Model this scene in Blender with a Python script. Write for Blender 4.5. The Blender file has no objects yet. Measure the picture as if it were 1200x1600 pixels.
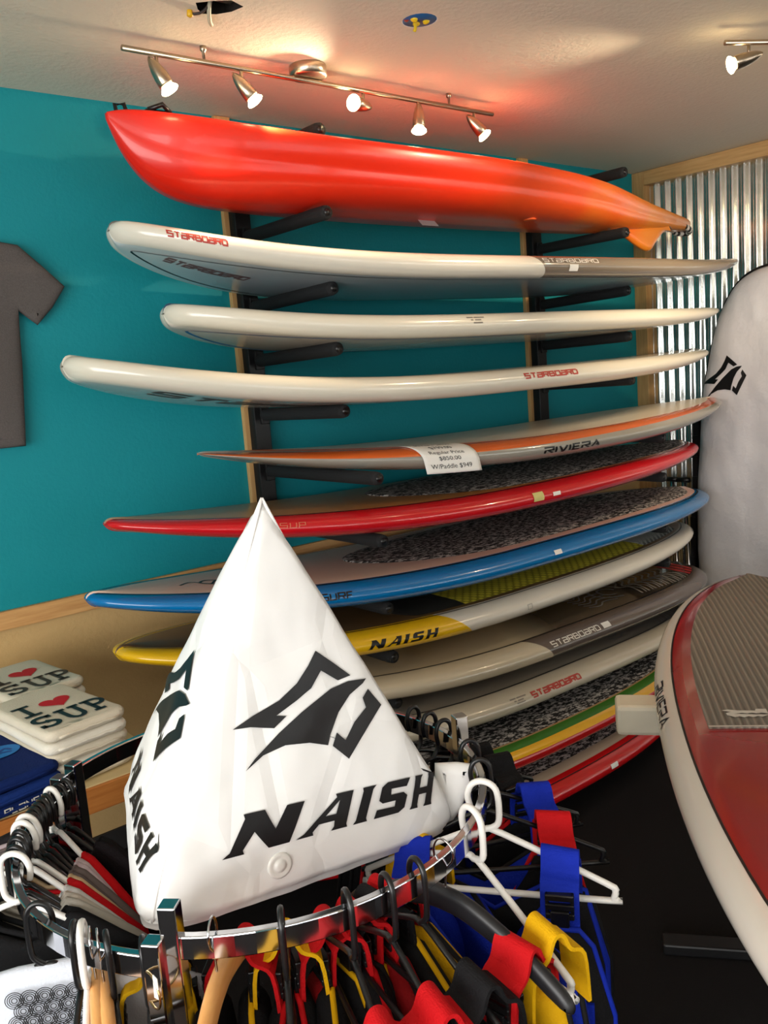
import bpy, bmesh, math, random
from mathutils import Vector, Matrix, noise
from mathutils.bvhtree import BVHTree
from mathutils.geometry import tessellate_polygon

random.seed(7)
S = bpy.context.scene
COL = S.collection
PI = math.pi

# ------------------------------------------------------------------ camera
CAM_POS = Vector((-4.622, -3.111, 1.735))
FWD = Vector((0.6237, 0.7651, -0.1607)).normalized()
RGT = Vector((0.7649, -0.6397, -0.0750))
RGT = (RGT - FWD * RGT.dot(FWD)).normalized()
UPV = RGT.cross(FWD)
FPX = 1364.3                      # focal length in pixels of the 1200 x 1600 frame
cam_data = bpy.data.cameras.new('camera')
cam = bpy.data.objects.new('camera', cam_data)
COL.objects.link(cam)
cam.matrix_world = Matrix(((RGT.x, UPV.x, -FWD.x, CAM_POS.x), (RGT.y, UPV.y, -FWD.y, CAM_POS.y),
                           (RGT.z, UPV.z, -FWD.z, CAM_POS.z), (0, 0, 0, 1)))
cam_data.sensor_fit = 'HORIZONTAL'
cam_data.sensor_width = 36.0
cam_data.lens = FPX / 1200 * 36
cam_data.clip_start = 0.05
S.camera = cam

# ------------------------------------------------------------------ world, daylight, exposure
S.view_settings.view_transform = 'Standard'
S.view_settings.look = 'None'
S.view_settings.gamma = 1.0
S.view_settings.use_curve_mapping = False
S.view_settings.exposure = -0.05
W = bpy.data.worlds.new('daylight')
S.world = W
W.use_nodes = True
W.node_tree.nodes['Background'].inputs[0].default_value = (0.80, 0.90, 1.0, 1)
W.node_tree.nodes['Background'].inputs[1].default_value = 1.5


def area(name, loc, rot, sx, sy, energy, color):
    d = bpy.data.lights.new(name, 'AREA')
    d.shape = 'RECTANGLE'
    d.size, d.size_y, d.energy, d.color = sx, sy, energy, color
    o = bpy.data.objects.new(name, d)
    o.location, o.rotation_euler = loc, rot
    COL.objects.link(o)
    return o


# daylight entering through the shop-front windows behind and beside the photographer
area('window_daylight', (-5.35, -7.16, 1.45), (PI / 2, 0, PI), 2.1, 1.9, 190, (1.0, 0.95, 0.88))
area('window_daylight', (-6.96, -3.8, 1.45), (PI / 2, 0, -PI / 2), 4.8, 1.9, 205, (1.0, 0.96, 0.91))
area('window_daylight', (-2.05, -7.16, 1.45), (PI / 2, 0, PI), 2.9, 1.9, 280, (1.0, 0.95, 0.88))

# ------------------------------------------------------------------ helpers


def lin(c):
    return tuple(((v / 255) / 12.92 if v / 255 <= 0.04045 else ((v / 255 + 0.055) / 1.055) ** 2.4) for v in c) + (1,)


class NT:
    """tiny node-tree helper"""
    def __init__(s, name):
        s.m = bpy.data.materials.new(name)
        s.m.use_nodes = True
        s.t = s.m.node_tree
        s.b = s.t.nodes['Principled BSDF']

    def n(s, typ, **kw):
        nd = s.t.nodes.new(typ)
        for k, v in kw.items():
            if k.startswith('i_'):
                nd.inputs[k[2:]].default_value = v
            else:
                setattr(nd, k, v)
        return nd

    def l(s, a, b):
        s.t.links.new(a, b)

    def val(s, x, sock):
        if isinstance(x, (int, float)):
            sock.default_value = x
        else:
            s.l(x, sock)

    def math(s, op, a, b=0.0, c=None, clamp=False):
        nd = s.n('ShaderNodeMath', operation=op, use_clamp=clamp)
        s.val(a, nd.inputs[0])
        s.val(b, nd.inputs[1])
        if c is not None:
            s.val(c, nd.inputs[2])
        return nd.outputs[0]

    def mix(s, fac, a, b):
        nd = s.n('ShaderNodeMix', data_type='RGBA')
        s.val(fac, nd.inputs[0])
        for v, k in ((a, 6), (b, 7)):
            if isinstance(v, tuple):
                nd.inputs[k].default_value = v
            else:
                s.l(v, nd.inputs[k])
        return nd.outputs[2]

    def ramp(s, fac, stops):
        nd = s.n('ShaderNodeValToRGB')
        e = nd.color_ramp.elements
        while len(e) < len(stops):
            e.new(0.5)
        for k, (p, c) in enumerate(stops):
            e[k].position, e[k].color = p, c
        s.l(fac, nd.inputs[0])
        return nd.outputs[0]

    def coord(s, out='Object'):
        return s.n('ShaderNodeTexCoord').outputs[out]

    def noise(s, vec, scale, detail=3, rough=0.5):
        nd = s.n('ShaderNodeTexNoise')
        nd.inputs['Scale'].default_value = scale
        nd.inputs['Detail'].default_value = detail
        nd.inputs['Roughness'].default_value = rough
        s.l(vec, nd.inputs['Vector'])
        return nd.outputs[0]

    def bump(s, h, strength, dist=0.01):
        nd = s.n('ShaderNodeBump')
        nd.inputs['Strength'].default_value = strength
        nd.inputs['Distance'].default_value = dist
        s.l(h, nd.inputs['Height'])
        s.l(nd.outputs[0], s.b.inputs['Normal'])

    def base(s, c):
        if isinstance(c, tuple):
            s.b.inputs['Base Color'].default_value = c
        else:
            s.l(c, s.b.inputs['Base Color'])

    def set(s, rough=0.5, metal=0.0, coat=0.0, spec=0.5):
        s.b.inputs['Roughness'].default_value = rough
        s.b.inputs['Metallic'].default_value = metal
        s.b.inputs['Coat Weight'].default_value = coat
        s.b.inputs['Coat Roughness'].default_value = 0.08
        s.b.inputs['Specular IOR Level'].default_value = spec
        return s.m


MATS = {}


def plain(rgb, rough=0.5, metal=0.0, coat=0.0, var=0.06, vscale=25, bump=0.0, bscale=120, spec=0.5, bdist=0.004):
    """procedural one-colour material with a little noise variation"""
    key = (rgb, rough, metal, coat, var, vscale, bump, bscale, spec, bdist)
    if key in MATS:
        return MATS[key]
    t = NT('paint_%d_%d_%d' % rgb)
    co = t.coord()
    c = lin(rgb)
    d = tuple(max(0, v * (1 - var * 2)) for v in c[:3]) + (1,)
    t.base(t.mix(t.noise(co, vscale), d, c))
    if bump:
        t.bump(t.noise(co, bscale, 4), bump, bdist)
    MATS[key] = t.set(rough, metal, coat, spec)
    return MATS[key]


def link(o, parent=None):
    COL.objects.link(o)
    if parent is not None:
        o.parent = parent
    return o


def mesh(name, V, F, mats, parent=None, smooth=True, midx=None, uv=None):
    me = bpy.data.meshes.new(name)
    me.from_pydata([tuple(v) for v in V], [], F)
    if not isinstance(mats, (list, tuple)):
        mats = [mats]
    for m in mats:
        me.materials.append(m)
    if midx:
        me.polygons.foreach_set('material_index', midx)
    if smooth:
        me.polygons.foreach_set('use_smooth', [True] * len(F))
    if uv is not None:
        lay = me.uv_layers.new(name='UVMap')
        for lp in me.loops:
            lay.data[lp.index].uv = uv[lp.vertex_index]
    me.update()
    return link(bpy.data.objects.new(name, me), parent)


def thing(name, label, cat, loc=(0, 0, 0), rz=0.0, group=None, mw=None):
    o = bpy.data.objects.new(name, None)
    o.empty_display_size = 0.05
    COL.objects.link(o)
    if mw is not None:
        o.matrix_world = mw
    else:
        o.location, o.rotation_euler = loc, (0, 0, rz)
    return tag(o, label, cat, group)


def tag(o, label, cat, group=None):
    o['label'], o['category'] = label, cat
    if group:
        o['group'] = group
    return o


def struct(o, label=None):
    o['kind'] = 'structure'
    if label:
        o['label'] = label
    return o


class MB:
    """collects simple shapes into one mesh"""
    def __init__(s):
        s.V, s.F = [], []

    def add(s, V, F):
        k = len(s.V)
        s.V += [Vector(v) for v in V]
        s.F += [tuple(i + k for i in f) for f in F]
        return s

    def box(s, x0, x1, y0, y1, z0, z1, M=None):
        V = [Vector((x, y, z)) for z in (z0, z1) for x, y in ((x0, y0), (x1, y0), (x1, y1), (x0, y1))]
        if M is not None:
            V = [M @ v for v in V]
        return s.add(V, [(3, 2, 1, 0), (4, 5, 6, 7), (0, 1, 5, 4), (1, 2, 6, 5), (2, 3, 7, 6), (3, 0, 4, 7)])

    def tube(s, path, r, n=8, closed=False, cap=True, flat=None, up=None):
        V, F = tube_vf(path, r, n, closed, cap, flat, up)
        return s.add(V, F)

    def lathe(s, prof, M=None, n=20):
        V, F = [], []
        for (r, z) in prof:
            for k in range(n):
                a = 2 * PI * k / n
                v = Vector((r * math.cos(a), r * math.sin(a), z))
                V.append(M @ v if M is not None else v)
        for i in range(len(prof) - 1):
            for k in range(n):
                F.append((i * n + k, i * n + (k + 1) % n, (i + 1) * n + (k + 1) % n, (i + 1) * n + k))
        F.append(tuple(range(n - 1, -1, -1)))
        F.append(tuple((len(prof) - 1) * n + k for k in range(n)))
        return s.add(V, F)

    def build(s, name, mat, parent=None, smooth=False, bevel=0.0, auto=True):
        o = mesh(name, s.V, s.F, mat, parent, smooth)
        if bevel:
            b = o.modifiers.new('bevel', 'BEVEL')
            b.width, b.segments, b.limit_method = bevel, 2, 'ANGLE'
        return o


def tube_vf(path, r, n=8, closed=False, cap=True, flat=None, up=None):
    """sweep a circle (or, with flat=(w,h), a rectangle) along a path"""
    P = [Vector(p) for p in path]
    m = len(P)
    V, F = [], []
    prevn = None
    for i in range(m):
        if closed:
            t = (P[(i + 1) % m] - P[i - 1]).normalized()
        else:
            t = (P[min(i + 1, m - 1)] - P[max(i - 1, 0)]).normalized()
        if up is not None:
            a = Vector(up)
        elif prevn is None:
            a = Vector((0, 0, 1)) if abs(t.z) < 0.9 else Vector((1, 0, 0))
        else:
            a = prevn
        nrm = (a - t * a.dot(t)).normalized()
        prevn = nrm
        bn = t.cross(nrm)
        rr = r[i] if isinstance(r, (list, tuple)) else r
        if flat:
            for (a_, b_) in ((1, 1), (1, -1), (-1, -1), (-1, 1)):
                V.append(P[i] + bn * (a_ * flat[0] / 2) + nrm * (b_ * flat[1] / 2))
        else:
            for k in range(n):
                g = 2 * PI * k / n
                V.append(P[i] + (nrm * math.cos(g) + bn * math.sin(g)) * rr)
    if flat:
        n = 4
    for i in range(m if closed else m - 1):
        j = (i + 1) % m
        for k in range(n):
            F.append((i * n + k, i * n + (k + 1) % n, j * n + (k + 1) % n, j * n + k))
    if cap and not closed:
        F.append(tuple(range(n - 1, -1, -1)))
        F.append(tuple((m - 1) * n + k for k in range(n)))
    return V, F


def spline(pts, k=8, closed=False):
    """Catmull-Rom through the points"""
    P = [Vector(p) if len(p) == 3 else Vector((p[0], p[1], 0)) for p in pts]
    m = len(P)
    out = []
    for i in range(m if closed else m - 1):
        g = (lambda q: P[q % m]) if closed else (lambda q: P[max(0, min(m - 1, q))])
        a, b, c, d = g(i - 1), g(i), g(i + 1), g(i + 2)
        for j in range(k):
            t = j / k
            out.append(0.5 * ((2 * b) + (c - a) * t + (2 * a - 5 * b + 4 * c - d) * t * t + (3 * b - a - 3 * c + d) * t ** 3))
    if not closed:
        out.append(P[-1])
    return out


def sp2(pts, k=6, closed=False):
    return [(v.x, v.y) for v in spline(pts, k, closed)]


def fill2d(loops, res):
    """triangulate a 2-D outline (first loop) with holes and refine to edge length res -> (verts2d, tris)"""
    L3 = [[Vector((p[0], p[1], 0)) for p in lp] for lp in loops]
    flat = [v for lp in L3 for v in lp]
    bm = bmesh.new()
    bv = [bm.verts.new(v) for v in flat]
    for t in tessellate_polygon(L3):
        try:
            bm.faces.new([bv[i] for i in t])
        except ValueError:
            pass
    for _ in range(7):
        ed = [e for e in bm.edges if e.calc_length() > res]
        if not ed:
            break
        bmesh.ops.subdivide_edges(bm, edges=ed, cuts=1)
        bmesh.ops.triangulate(bm, faces=[f for f in bm.faces if len(f.verts) > 3])
    bmesh.ops.beautify_fill(bm, faces=bm.faces[:], edges=[e for e in bm.edges if not e.is_boundary])
    bm.normal_update()
    for f in bm.faces:
        if f.normal.z < 0:
            f.normal_flip()
    bm.verts.index_update()
    V = [(v.co.x, v.co.y) for v in bm.verts]
    F = [tuple(v.index for v in f.verts) for f in bm.faces]
    B = [v.is_boundary for v in bm.verts]
    bm.free()
    return V, F, B


def seg_dist(p, a, b):
    ax, ay = a
    dx, dy = b[0] - ax, b[1] - ay
    q = dx * dx + dy * dy
    t = 0 if q == 0 else max(0, min(1, ((p[0] - ax) * dx + (p[1] - ay) * dy) / q))
    return math.hypot(p[0] - ax - t * dx, p[1] - ay - t * dy)


def resample(loop, res):
    out, m = [], len(loop)
    for i in range(m):
        a, b = loop[i], loop[(i + 1) % m]
        n = max(1, int(math.ceil(math.hypot(b[0] - a[0], b[1] - a[1]) / res)))
        out += [(a[0] + (b[0] - a[0]) * k / n, a[1] + (b[1] - a[1]) * k / n) for k in range(n)]
    return out


def pillow(outline, thick, edge, res, wave=None):
    """soft closed slab from a 2-D outline: local x,y of the outline, local z = depth"""
    lp = resample(outline, res)
    m = len(lp)
    if sum(lp[i - 1][0] * lp[i][1] - lp[i][0] * lp[i - 1][1] for i in range(m)) < 0:
        lp = lp[::-1]
    nrm = []
    for i in range(m):
        a = Vector((lp[i][0] - lp[i - 1][0], lp[i][1] - lp[i - 1][1])).normalized()
        b = Vector((lp[(i + 1) % m][0] - lp[i][0], lp[(i + 1) % m][1] - lp[i][1])).normalized()
        n = Vector((-a.y, a.x)) + Vector((-b.y, b.x))
        n = n.normalized() if n.length > 1e-5 else Vector((-a.y, a.x))
        nrm.append(n * min(1.4, 1 / max(.4, n.dot(Vector((-a.y, a.x))))))
    qs = (0, .12, .35, .65, 1.0)
    P, H = [], []
    for q in qs:
        P += [(lp[i][0] + nrm[i].x * q * edge, lp[i][1] + nrm[i].y * q * edge) for i in range(m)]
        H += [thick / 2 * math.sqrt(max(0, 1 - (1 - q) ** 2))] * m
    F = []
    for k in range(len(qs) - 1):
        for i in range(m):
            i2 = (i + 1) % m
            F.append((k * m + i, k * m + i2, (k + 1) * m + i2, (k + 1) * m + i))
    base = (len(qs) - 1) * m
    V2, F2, _ = fill2d([P[base:]], res * 1.6)
    P += V2[m:]
    H += [thick / 2] * (len(V2) - m)
    F += [tuple(base + i for i in f) for f in F2]
    V = [Vector((p[0], p[1], h + (wave(*p) if wave else 0))) for p, h in zip(P, H)]
    n = len(V)
    V += [Vector((p[0], p[1], -h + (wave(*p) if wave else 0))) for p, h in zip(P[m:], H[m:])]
    fl = lambda i: i if i < m else n + i - m
    F += [tuple(fl(i) for i in reversed(f)) for f in F]
    return V, F


def stroke2d(pts, w, closed=False):
    """mitred ribbon along a 2-D polyline"""
    P = [Vector((p[0], p[1])) for p in pts]
    m = len(P)
    V, F = [], []
    for i in range(m):
        if closed or 0 < i < m - 1:
            a = (P[i] - P[i - 1]).normalized()
            b = (P[(i + 1) % m] - P[i]).normalized()
        elif i == 0:
            a = b = (P[1] - P[0]).normalized()
        else:
            a = b = (P[-1] - P[-2]).normalized()
        na, nb = Vector((-a.y, a.x)), Vector((-b.y, b.x))
        mt = na + nb
        if mt.length < 1e-4:
            mt = na
        mt.normalize()
        k = min(2.0, 1 / max(0.3, mt.dot(na)))
        V += [tuple(P[i] + mt * (w / 2 * k)), tuple(P[i] - mt * (w / 2 * k))]
    for i in range(m if closed else m - 1):
        j = (i + 1) % m
        F.append((2 * i + 1, 2 * j + 1, 2 * j, 2 * i))
    return V, F


def merge2d(parts):
    V, F = [], []
    for v, f in parts:
        k = len(V)
        V += v
        F += [tuple(i + k for i in q) for q in f]
    return V, F


def refine2d(VF, res):
    V, F = VF
    bm = bmesh.new()
    bv = [bm.verts.new((p[0], p[1], 0)) for p in V]
    for f in F:
        try:
            bm.faces.new([bv[i] for i in f])
        except ValueError:
            pass
    for _ in range(6):
        ed = [e for e in bm.edges if e.calc_length() > res]
        if not ed:
            break
        bmesh.ops.subdivide_edges(bm, edges=ed, cuts=1, use_grid_fill=True)
    bmesh.ops.triangulate(bm, faces=bm.faces[:])
    bm.verts.index_update()
    V = [(v.co.x, v.co.y) for v in bm.verts]
    F = [tuple(v.index for v in f.verts) for f in bm.faces]
    bm.free()
    return V, F


# ---- square stroke alphabet (unit height) for board lettering
GLY = {
    'S': (0.9, [[(.9, 1), (0, 1), (0, .5), (.9, .5), (.9, 0), (0, 0)]]),
    'T': (0.9, [[(0, 1), (.9, 1)], [(.45, 1), (.45, 0)]]),
    'A': (0.9, [[(0, .95), (.9, .95), (.9, 0), (0, 0), (0, .5), (.9, .5)]]),
    'R': (0.9, [[(0, 0), (0, 1), (.9, 1), (.9, .5), (.1, .5)], [(.5, .5), (.9, 0)]]),
    'B': (0.9, [[(0, 0), (0, 1), (.8, 1), (.8, .5), (0, .5)], [(.8, .5), (.9, .45), (.9, 0), (0, 0)]]),
    'O': (0.9, [[(0, 0), (0, 1), (.9, 1), (.9, 0), (0, 0)]]),
    'D': (0.9, [[(0, 0), (0, 1), (.7, 1), (.9, .8), (.9, 0), (0, 0)]]),
    'I': (0.05, [[(0, 0), (0, 1)]]),
    'V': (0.9, [[(0, 1), (.4, 0), (.5, 0), (.9, 1)]]),
    'E': (0.8, [[(.8, 1), (0, 1), (0, 0), (.8, 0)], [(0, .5), (.7, .5)]]),
    'r': (0.9, [[(0, 0), (0, .55)], [(0, .85), (0, 1), (.9, 1), (.9, .5), (.3, .5), (.9, 0)]]),
    'v': (0.9, [[(0, 1), (.45, 0), (.9, 1)]]),
    'a': (0.95, [[(.05, 0), (.55, 1), (.95, 0)], [(.5, .3), (.75, .3)]]),
    'U': (0.8, [[(0, 1), (0, 0), (.8, 0), (.8, 1)]]),
    'P': (0.8, [[(0, 0), (0, 1), (.8, 1), (.8, .45), (0, .45)]]),
    'L': (0.7, [[(0, 1), (0, 0), (.7, 0)]]),
    'N': (0.8, [[(0, 0), (0, 1), (.8, 0), (.8, 1)]]),
    'F': (0.75, [[(0, 0), (0, 1), (.75, 1)], [(0, .5), (.6, .5)]]),
    'u': (0.6, [[(0, .65), (0, 0), (.6, 0), (.6, .65)]]),
    'f': (0.5, [[(.1, -.3), (.15, .9), (.55, .95)], [(-.1, .5), (.5, .5)]]),
}


def word(txt, h, w, gap=0.25, shear=0.0, wide=1.0):
    """centred word of stroke glyphs, cap height h, stroke w (fraction of h)"""
    parts, x = [], 0.0
    for ch in txt:
        gw, ls = GLY[ch]
        for l in ls:
            parts.append(stroke2d([(x + p[0] * wide, p[1]) for p in l], w))
        x += gw * wide + gap + w * 0.5
    V, F = merge2d(parts)
    tw = x - gap - w * 0.5
    return [((a - tw / 2 + shear * (b - 0.5)) * h, (b - 0.5) * h) for a, b in V], F


def fitw(VF, width, height=None):
    """scale flat artwork to an exact width (and height)"""
    V, F = VF
    x0, x1 = min(v[0] for v in V), max(v[0] for v in V)
    y0, y1 = min(v[1] for v in V), max(v[1] for v in V)
    k = width / (x1 - x0)
    ky = height / (y1 - y0) if height else k
    return [((a - (x0 + x1) / 2) * k, (b - (y0 + y1) / 2) * ky) for a, b in V], F


def poly(lists, res=0.02):
    parts = []
    for loops in lists:
        if not isinstance(loops[0][0], (tuple, list)):
            loops = [loops]
        V, F, _ = fill2d(loops, res)
        parts.append((V, F))
    return merge2d(parts)


def font_text(txt, size, align='CENTER', offset=0.0, shear=0.0, space=1.0):
    """the built-in typeface as flat 2-D triangles"""
    c = bpy.data.curves.new('t', 'FONT')
    c.body, c.size, c.align_x, c.offset, c.shear, c.space_character = txt, size, align, offset, shear, space
    c.resolution_u = 4
    o = bpy.data.objects.new('t', c)
    COL.objects.link(o)
    bpy.context.view_layer.update()
    me = bpy.data.meshes.new_from_object(o)
    V = [(v.co.x, v.co.y) for v in me.vertices]
    F = [tuple(p.vertices) for p in me.polygons]
    bpy.data.objects.remove(o)
    bpy.data.curves.remove(c)
    bpy.data.meshes.remove(me)
    return V, F


# heavy slanted capitals
NAISH = [
    [(-.10, 0), (.26, 0), (.22, .10), (.34, .50), (.66, 0), (1.0, 0), (1.12, 1), (.80, 1), (.70, .45), (.42, 1), (.05, 1), (.10, .88), (.0, .12)],
    [[(1.12, 0), (1.50, 0), (1.47, .09), (1.58, .26), (1.92, .26), (1.93, .10), (1.88, 0), (2.24, 0), (2.20, .10), (2.26, 1), (1.84, 1), (1.88, .9), (1.28, .10)],
     [(1.70, .44), (1.93, .44), (1.96, .80)]],
    [(2.40, 0), (2.80, 0), (2.76, .10), (2.86, .90), (2.94, 1), (2.54, 1), (2.57, .90), (2.47, .10)],
    [(3.0, 0), (3.75, 0), (3.92, .12), (3.97, .48), (3.85, .60), (3.46, .60), (3.45, .78), (3.93, .76), (4.02, 1), (3.30, 1), (3.14, .88), (3.10, .50), (3.22, .40), (3.62, .40), (3.61, .22), (3.06, .24)],
    [(4.12, 0), (4.48, 0), (4.45, .10), (4.49, .40), (4.82, .40), (4.78, .10), (4.72, 0), (5.08, 0), (5.05, .10), (5.14, .90), (5.22, 1), (4.86, 1), (4.88, .90), (4.84, .60), (4.51, .60), (4.55, .90), (4.61, 1), (4.26, 1), (4.28, .90), (4.19, .10)],
]


def naish_word(h, res=0.03, shear=0.22):
    V, F = poly(NAISH, 9)
    return [((a - 2.55 + shear * (b - .5)) * h * 0.98, (b - .5) * h) for a, b in V], F


EMBLEM = [
    [(385, 760), (450, 715), (530, 668), (585, 615), (620, 560), (643, 513), (700, 552), (752, 590), (713, 606), (660, 575), (630, 630), (585, 668), (522, 715), (553, 717), (515, 755), (440, 752)],
    [(425, 890), (455, 850), (530, 770), (600, 705), (690, 632), (745, 608), (800, 600), (790, 615), (750, 650), (715, 705), (690, 775), (683, 808), (625, 800), (550, 808), (480, 840)],
    [(806, 632), (848, 682), (810, 745), (748, 850), (697, 810), (710, 768), (737, 792), (765, 735), (800, 690), (790, 660)],
]


def emblem(size):
    V, F = poly(EMBLEM, 9e9)
    return [((a - 615) / 460 * size, (690 - b) / 460 * size) for a, b in V], F


# ------------------------------------------------------------------ shared materials
def wood_mat(name, c1, c2, scale=6, axis=2, rough=0.55, knots=True):
    t = NT(name)
    co = t.coord()
    mp = t.n('ShaderNodeMapping')
    sc = [14, 14, 14]
    sc[axis] = 0.9
    mp.inputs['Scale'].default_value = sc
    t.l(co, mp.inputs[0])
    g = t.noise(mp.outputs[0], scale, 6, 0.6)
    col = t.ramp(g, [(0.3, lin(c1)), (0.65, lin(c2))])
    if knots:
        v = t.n('ShaderNodeTexVoronoi')
        v.inputs['Scale'].default_value = 3.1
        t.l(co, v.inputs['Vector'])
        k = t.math('LESS_THAN', v.outputs['Distance'], 0.035)
        col = t.mix(k, col, lin((92, 52, 25)))
    t.base(col)
    t.bump(g, 0.15, 0.002)
    return t.set(rough)


PINE_V = wood_mat('pine_vertical', (196, 150, 92), (218, 176, 118), axis=2)
PINE_X = wood_mat('pine_along_x', (196, 142, 84), (220, 172, 112), axis=0)
PINE_Y = wood_mat('pine_along_y', (196, 150, 92), (218, 176, 118), axis=1)
HANGER_WOOD = wood_mat('hanger_wood', (214, 150, 84), (228, 170, 104), axis=0, rough=0.35, knots=False)
BLACKMETAL = plain((24, 24, 26), 0.45, 0.3)
FOAM = plain((26, 27, 29), 0.85, bump=0.4, bscale=300)
CHROME = plain((205, 205, 208), 0.10, 1.0, var=0.02)
NICKEL = plain((190, 172, 150), 0.28, 1.0, var=0.05, vscale=60)
BLK = plain((18, 18, 20), 0.4)
BLKPLAST = plain((20, 20, 22), 0.3, var=0.02)
WHTPLAST = plain((236, 234, 230), 0.32, var=0.01)
PAPER = plain((240, 238, 232), 0.7, var=0.02)

# ------------------------------------------------------------------ room shell
CEIL = 2.744
XL, YF = -7.0, -7.2


def wall_paint(name, rgb, bs=90, strength=0.35, rough=0.6, var=0.05):
    t = NT(name)
    co = t.coord()
    c = lin(rgb)
    d = tuple(v * (1 - var) for v in c[:3]) + (1,)
    t.base(t.mix(t.noise(co, 1.7, 2), d, c))
    n1 = t.noise(co, bs, 4, 0.6)
    n2 = t.noise(co, bs * 0.25, 2)
    t.bump(t.math('ADD', n1, t.math('MULTIPLY', n2, 0.6)), strength, 0.004)
    return t.set(rough, spec=0.35)


TEAL = wall_paint('teal_wall_paint', (8, 146, 158), 70, 0.35)
BEIGE = wall_paint('beige_wall_paint', (205, 172, 118), 60, 0.5)
CREAM = wall_paint('ceiling_texture', (236, 226, 208), 55, 0.6, 0.8)
t = NT('black_carpet')
co = t.coord()
t.base(t.mix(t.noise(co, 380, 2), lin((10, 9, 10)), lin((30, 27, 28))))
t.bump(t.noise(co, 500, 2), 0.8, 0.004)
CARPET = t.set(0.95, spec=0.2)

struct(mesh('floor', [(XL, YF, 0), (0, YF, 0), (0, 0, 0), (XL, 0, 0)], [(0, 1, 2, 3)], CARPET, smooth=False))
Z0 = 1.0
struct(mesh('wall_back', [(XL, 0, 0), (0, 0, 0), (0, 0, Z0), (XL, 0, Z0), (XL, 0, CEIL), (0, 0, CEIL)],
            [(0, 1, 2, 3), (3, 2, 5, 4)], [BEIGE, TEAL], smooth=False, midx=[0, 1]))
wl_ = MB()
for y0, y1, z0, z1 in ((YF, -6.2, 0, CEIL), (-1.4, 0, 0, CEIL), (-6.2, -1.4, 0, .5), (-6.2, -1.4, 2.4, CEIL)):
    wl_.box(XL - .12, XL, y0, y1, z0, z1)
struct(wl_.build('wall_left', TEAL))
# ceiling with a ragged square hole and a round box hole
hole_sq = [(-3.325, -0.885), (-3.29, -0.918), (-3.25, -0.945), (-3.20, -0.925), (-3.212, -0.88), (-3.24, -0.845), (-3.275, -0.83), (-3.30, -0.85)]
hc = Vector((-2.696, -1.09))
hole_rd = [(hc.x + 0.052 * math.cos(k * PI / 10), hc.y + 0.052 * math.sin(k * PI / 10)) for k in range(20)]
cv, cf, _ = fill2d([[(XL, YF), (0, YF), (0, 0), (XL, 0)], hole_sq[::-1], hole_rd[::-1]], 9e9)
struct(mesh('ceiling', [(a, b, CEIL) for a, b in cv], [f[::-1] for f in cf], CREAM, smooth=False))

# shop front behind the photographer: wall with two window openings and a door
wf = MB()
wx = [(-6.4, -4.3), (-3.5, -.6)]
for x0, x1, z0, z1 in ((XL, -6.4, 0, CEIL), (-4.3, -3.5, 0, CEIL), (-.6, 0.03, 0, CEIL), (-6.4, -4.3, 0, .5), (-6.4, -4.3, 2.4, CEIL), (-3.5, -.6, 0, .5), (-3.5, -.6, 2.4, CEIL)):
    wf.box(x0, x1, YF - .12, YF, z0, z1)
struct(wf.build('wall_front', plain((214, 204, 186), 0.7, bump=0.3)))
GLASS = NT('window_glass')
GLASS.b.inputs['Transmission Weight'].default_value = 1.0
GLASS.b.inputs['Base Color'].default_value = (1, 1, 1, 1)
GLASS = GLASS.set(0.02)
for k, (x0, x1) in enumerate(wx):
    fr = MB()
    for a, b, c, d in ((x0, x0 + .05, .5, 2.4), (x1 - .05, x1, .5, 2.4), (x0, x1, .5, .55), (x0, x1, 2.35, 2.4), ((x0 + x1) / 2 - .02, (x0 + x1) / 2 + .02, .5, 2.4)):
        fr.box(a, b, YF - .10, YF - .04, c, d)
    w = struct(fr.build('window_%d' % (k + 1), plain((60, 60, 62), 0.4, 0.6)))
    for j in range(2):
        a = x0 + .05 if j == 0 else (x0 + x1) / 2 + .02
        b = (x0 + x1) / 2 - .02 if j == 0 else x1 - .05
        MB().box(a, b, YF - .075, YF - .07, .55, 2.35).build('pane', GLASS, w)

fr = MB()
for a, b, c, d in ((-6.2, -6.15, .5, 2.4), (-1.45, -1.4, .5, 2.4), (-6.2, -1.4, .5, .55), (-6.2, -1.4, 2.35, 2.4), (-3.82, -3.78, .5, 2.4)):
    fr.box(XL - .10, XL - .04, a, b, c, d)
w = struct(fr.build('window_3', plain((60, 60, 62), 0.4, 0.6)))
for a, b in ((-6.15, -3.82), (-3.78, -1.45)):
    MB().box(XL - .075, XL - .07, a, b, .55, 2.35).build('pane', GLASS, w)

# right wall: sheathing, corrugated sheets, pine frame
struct(mesh('wall_right', [(0.03, YF, 0), (0.03, 0, 0), (0.03, 0, CEIL), (0.03, YF, CEIL)], [(3, 2, 1, 0)], plain((120, 110, 95), 0.8), smooth=False))
wr = bpy.data.objects['wall_right']
t = NT('galvanised_sheet')
co = t.coord()
v = t.n('ShaderNodeTexVoronoi')
v.inputs['Scale'].default_value = 22
t.l(co, v.inputs['Vector'])
t.base(t.mix(t.math('MULTIPLY', v.outputs['Color'], 0.6), lin((238, 240, 236)), lin((206, 212, 208))))
GALV = t.set(0.19, 0.97)
PITCH = 0.0672
y = -0.06
k = 0
while y > YF:
    y1 = max(YF, y - PITCH * 10)
    n = max(2, int(round((y - y1) / PITCH * 10)))
    V, F = [], []
    for i in range(n + 1):
        yy = y + (y1 - y) * i / n
        xx = 0.008 - 0.0105 * math.sin(2 * PI * yy / PITCH) - 0.0015 * (k % 2)
        V += [(xx, yy, 0.0), (xx, yy, CEIL - 0.005)]
    for i in range(n):
        F.append((2 * i, 2 * i + 1, 2 * i + 3, 2 * i + 2))
    mesh('corrugated_sheet', V, F, GALV, wr)
    y, k = y1, k + 1
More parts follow.
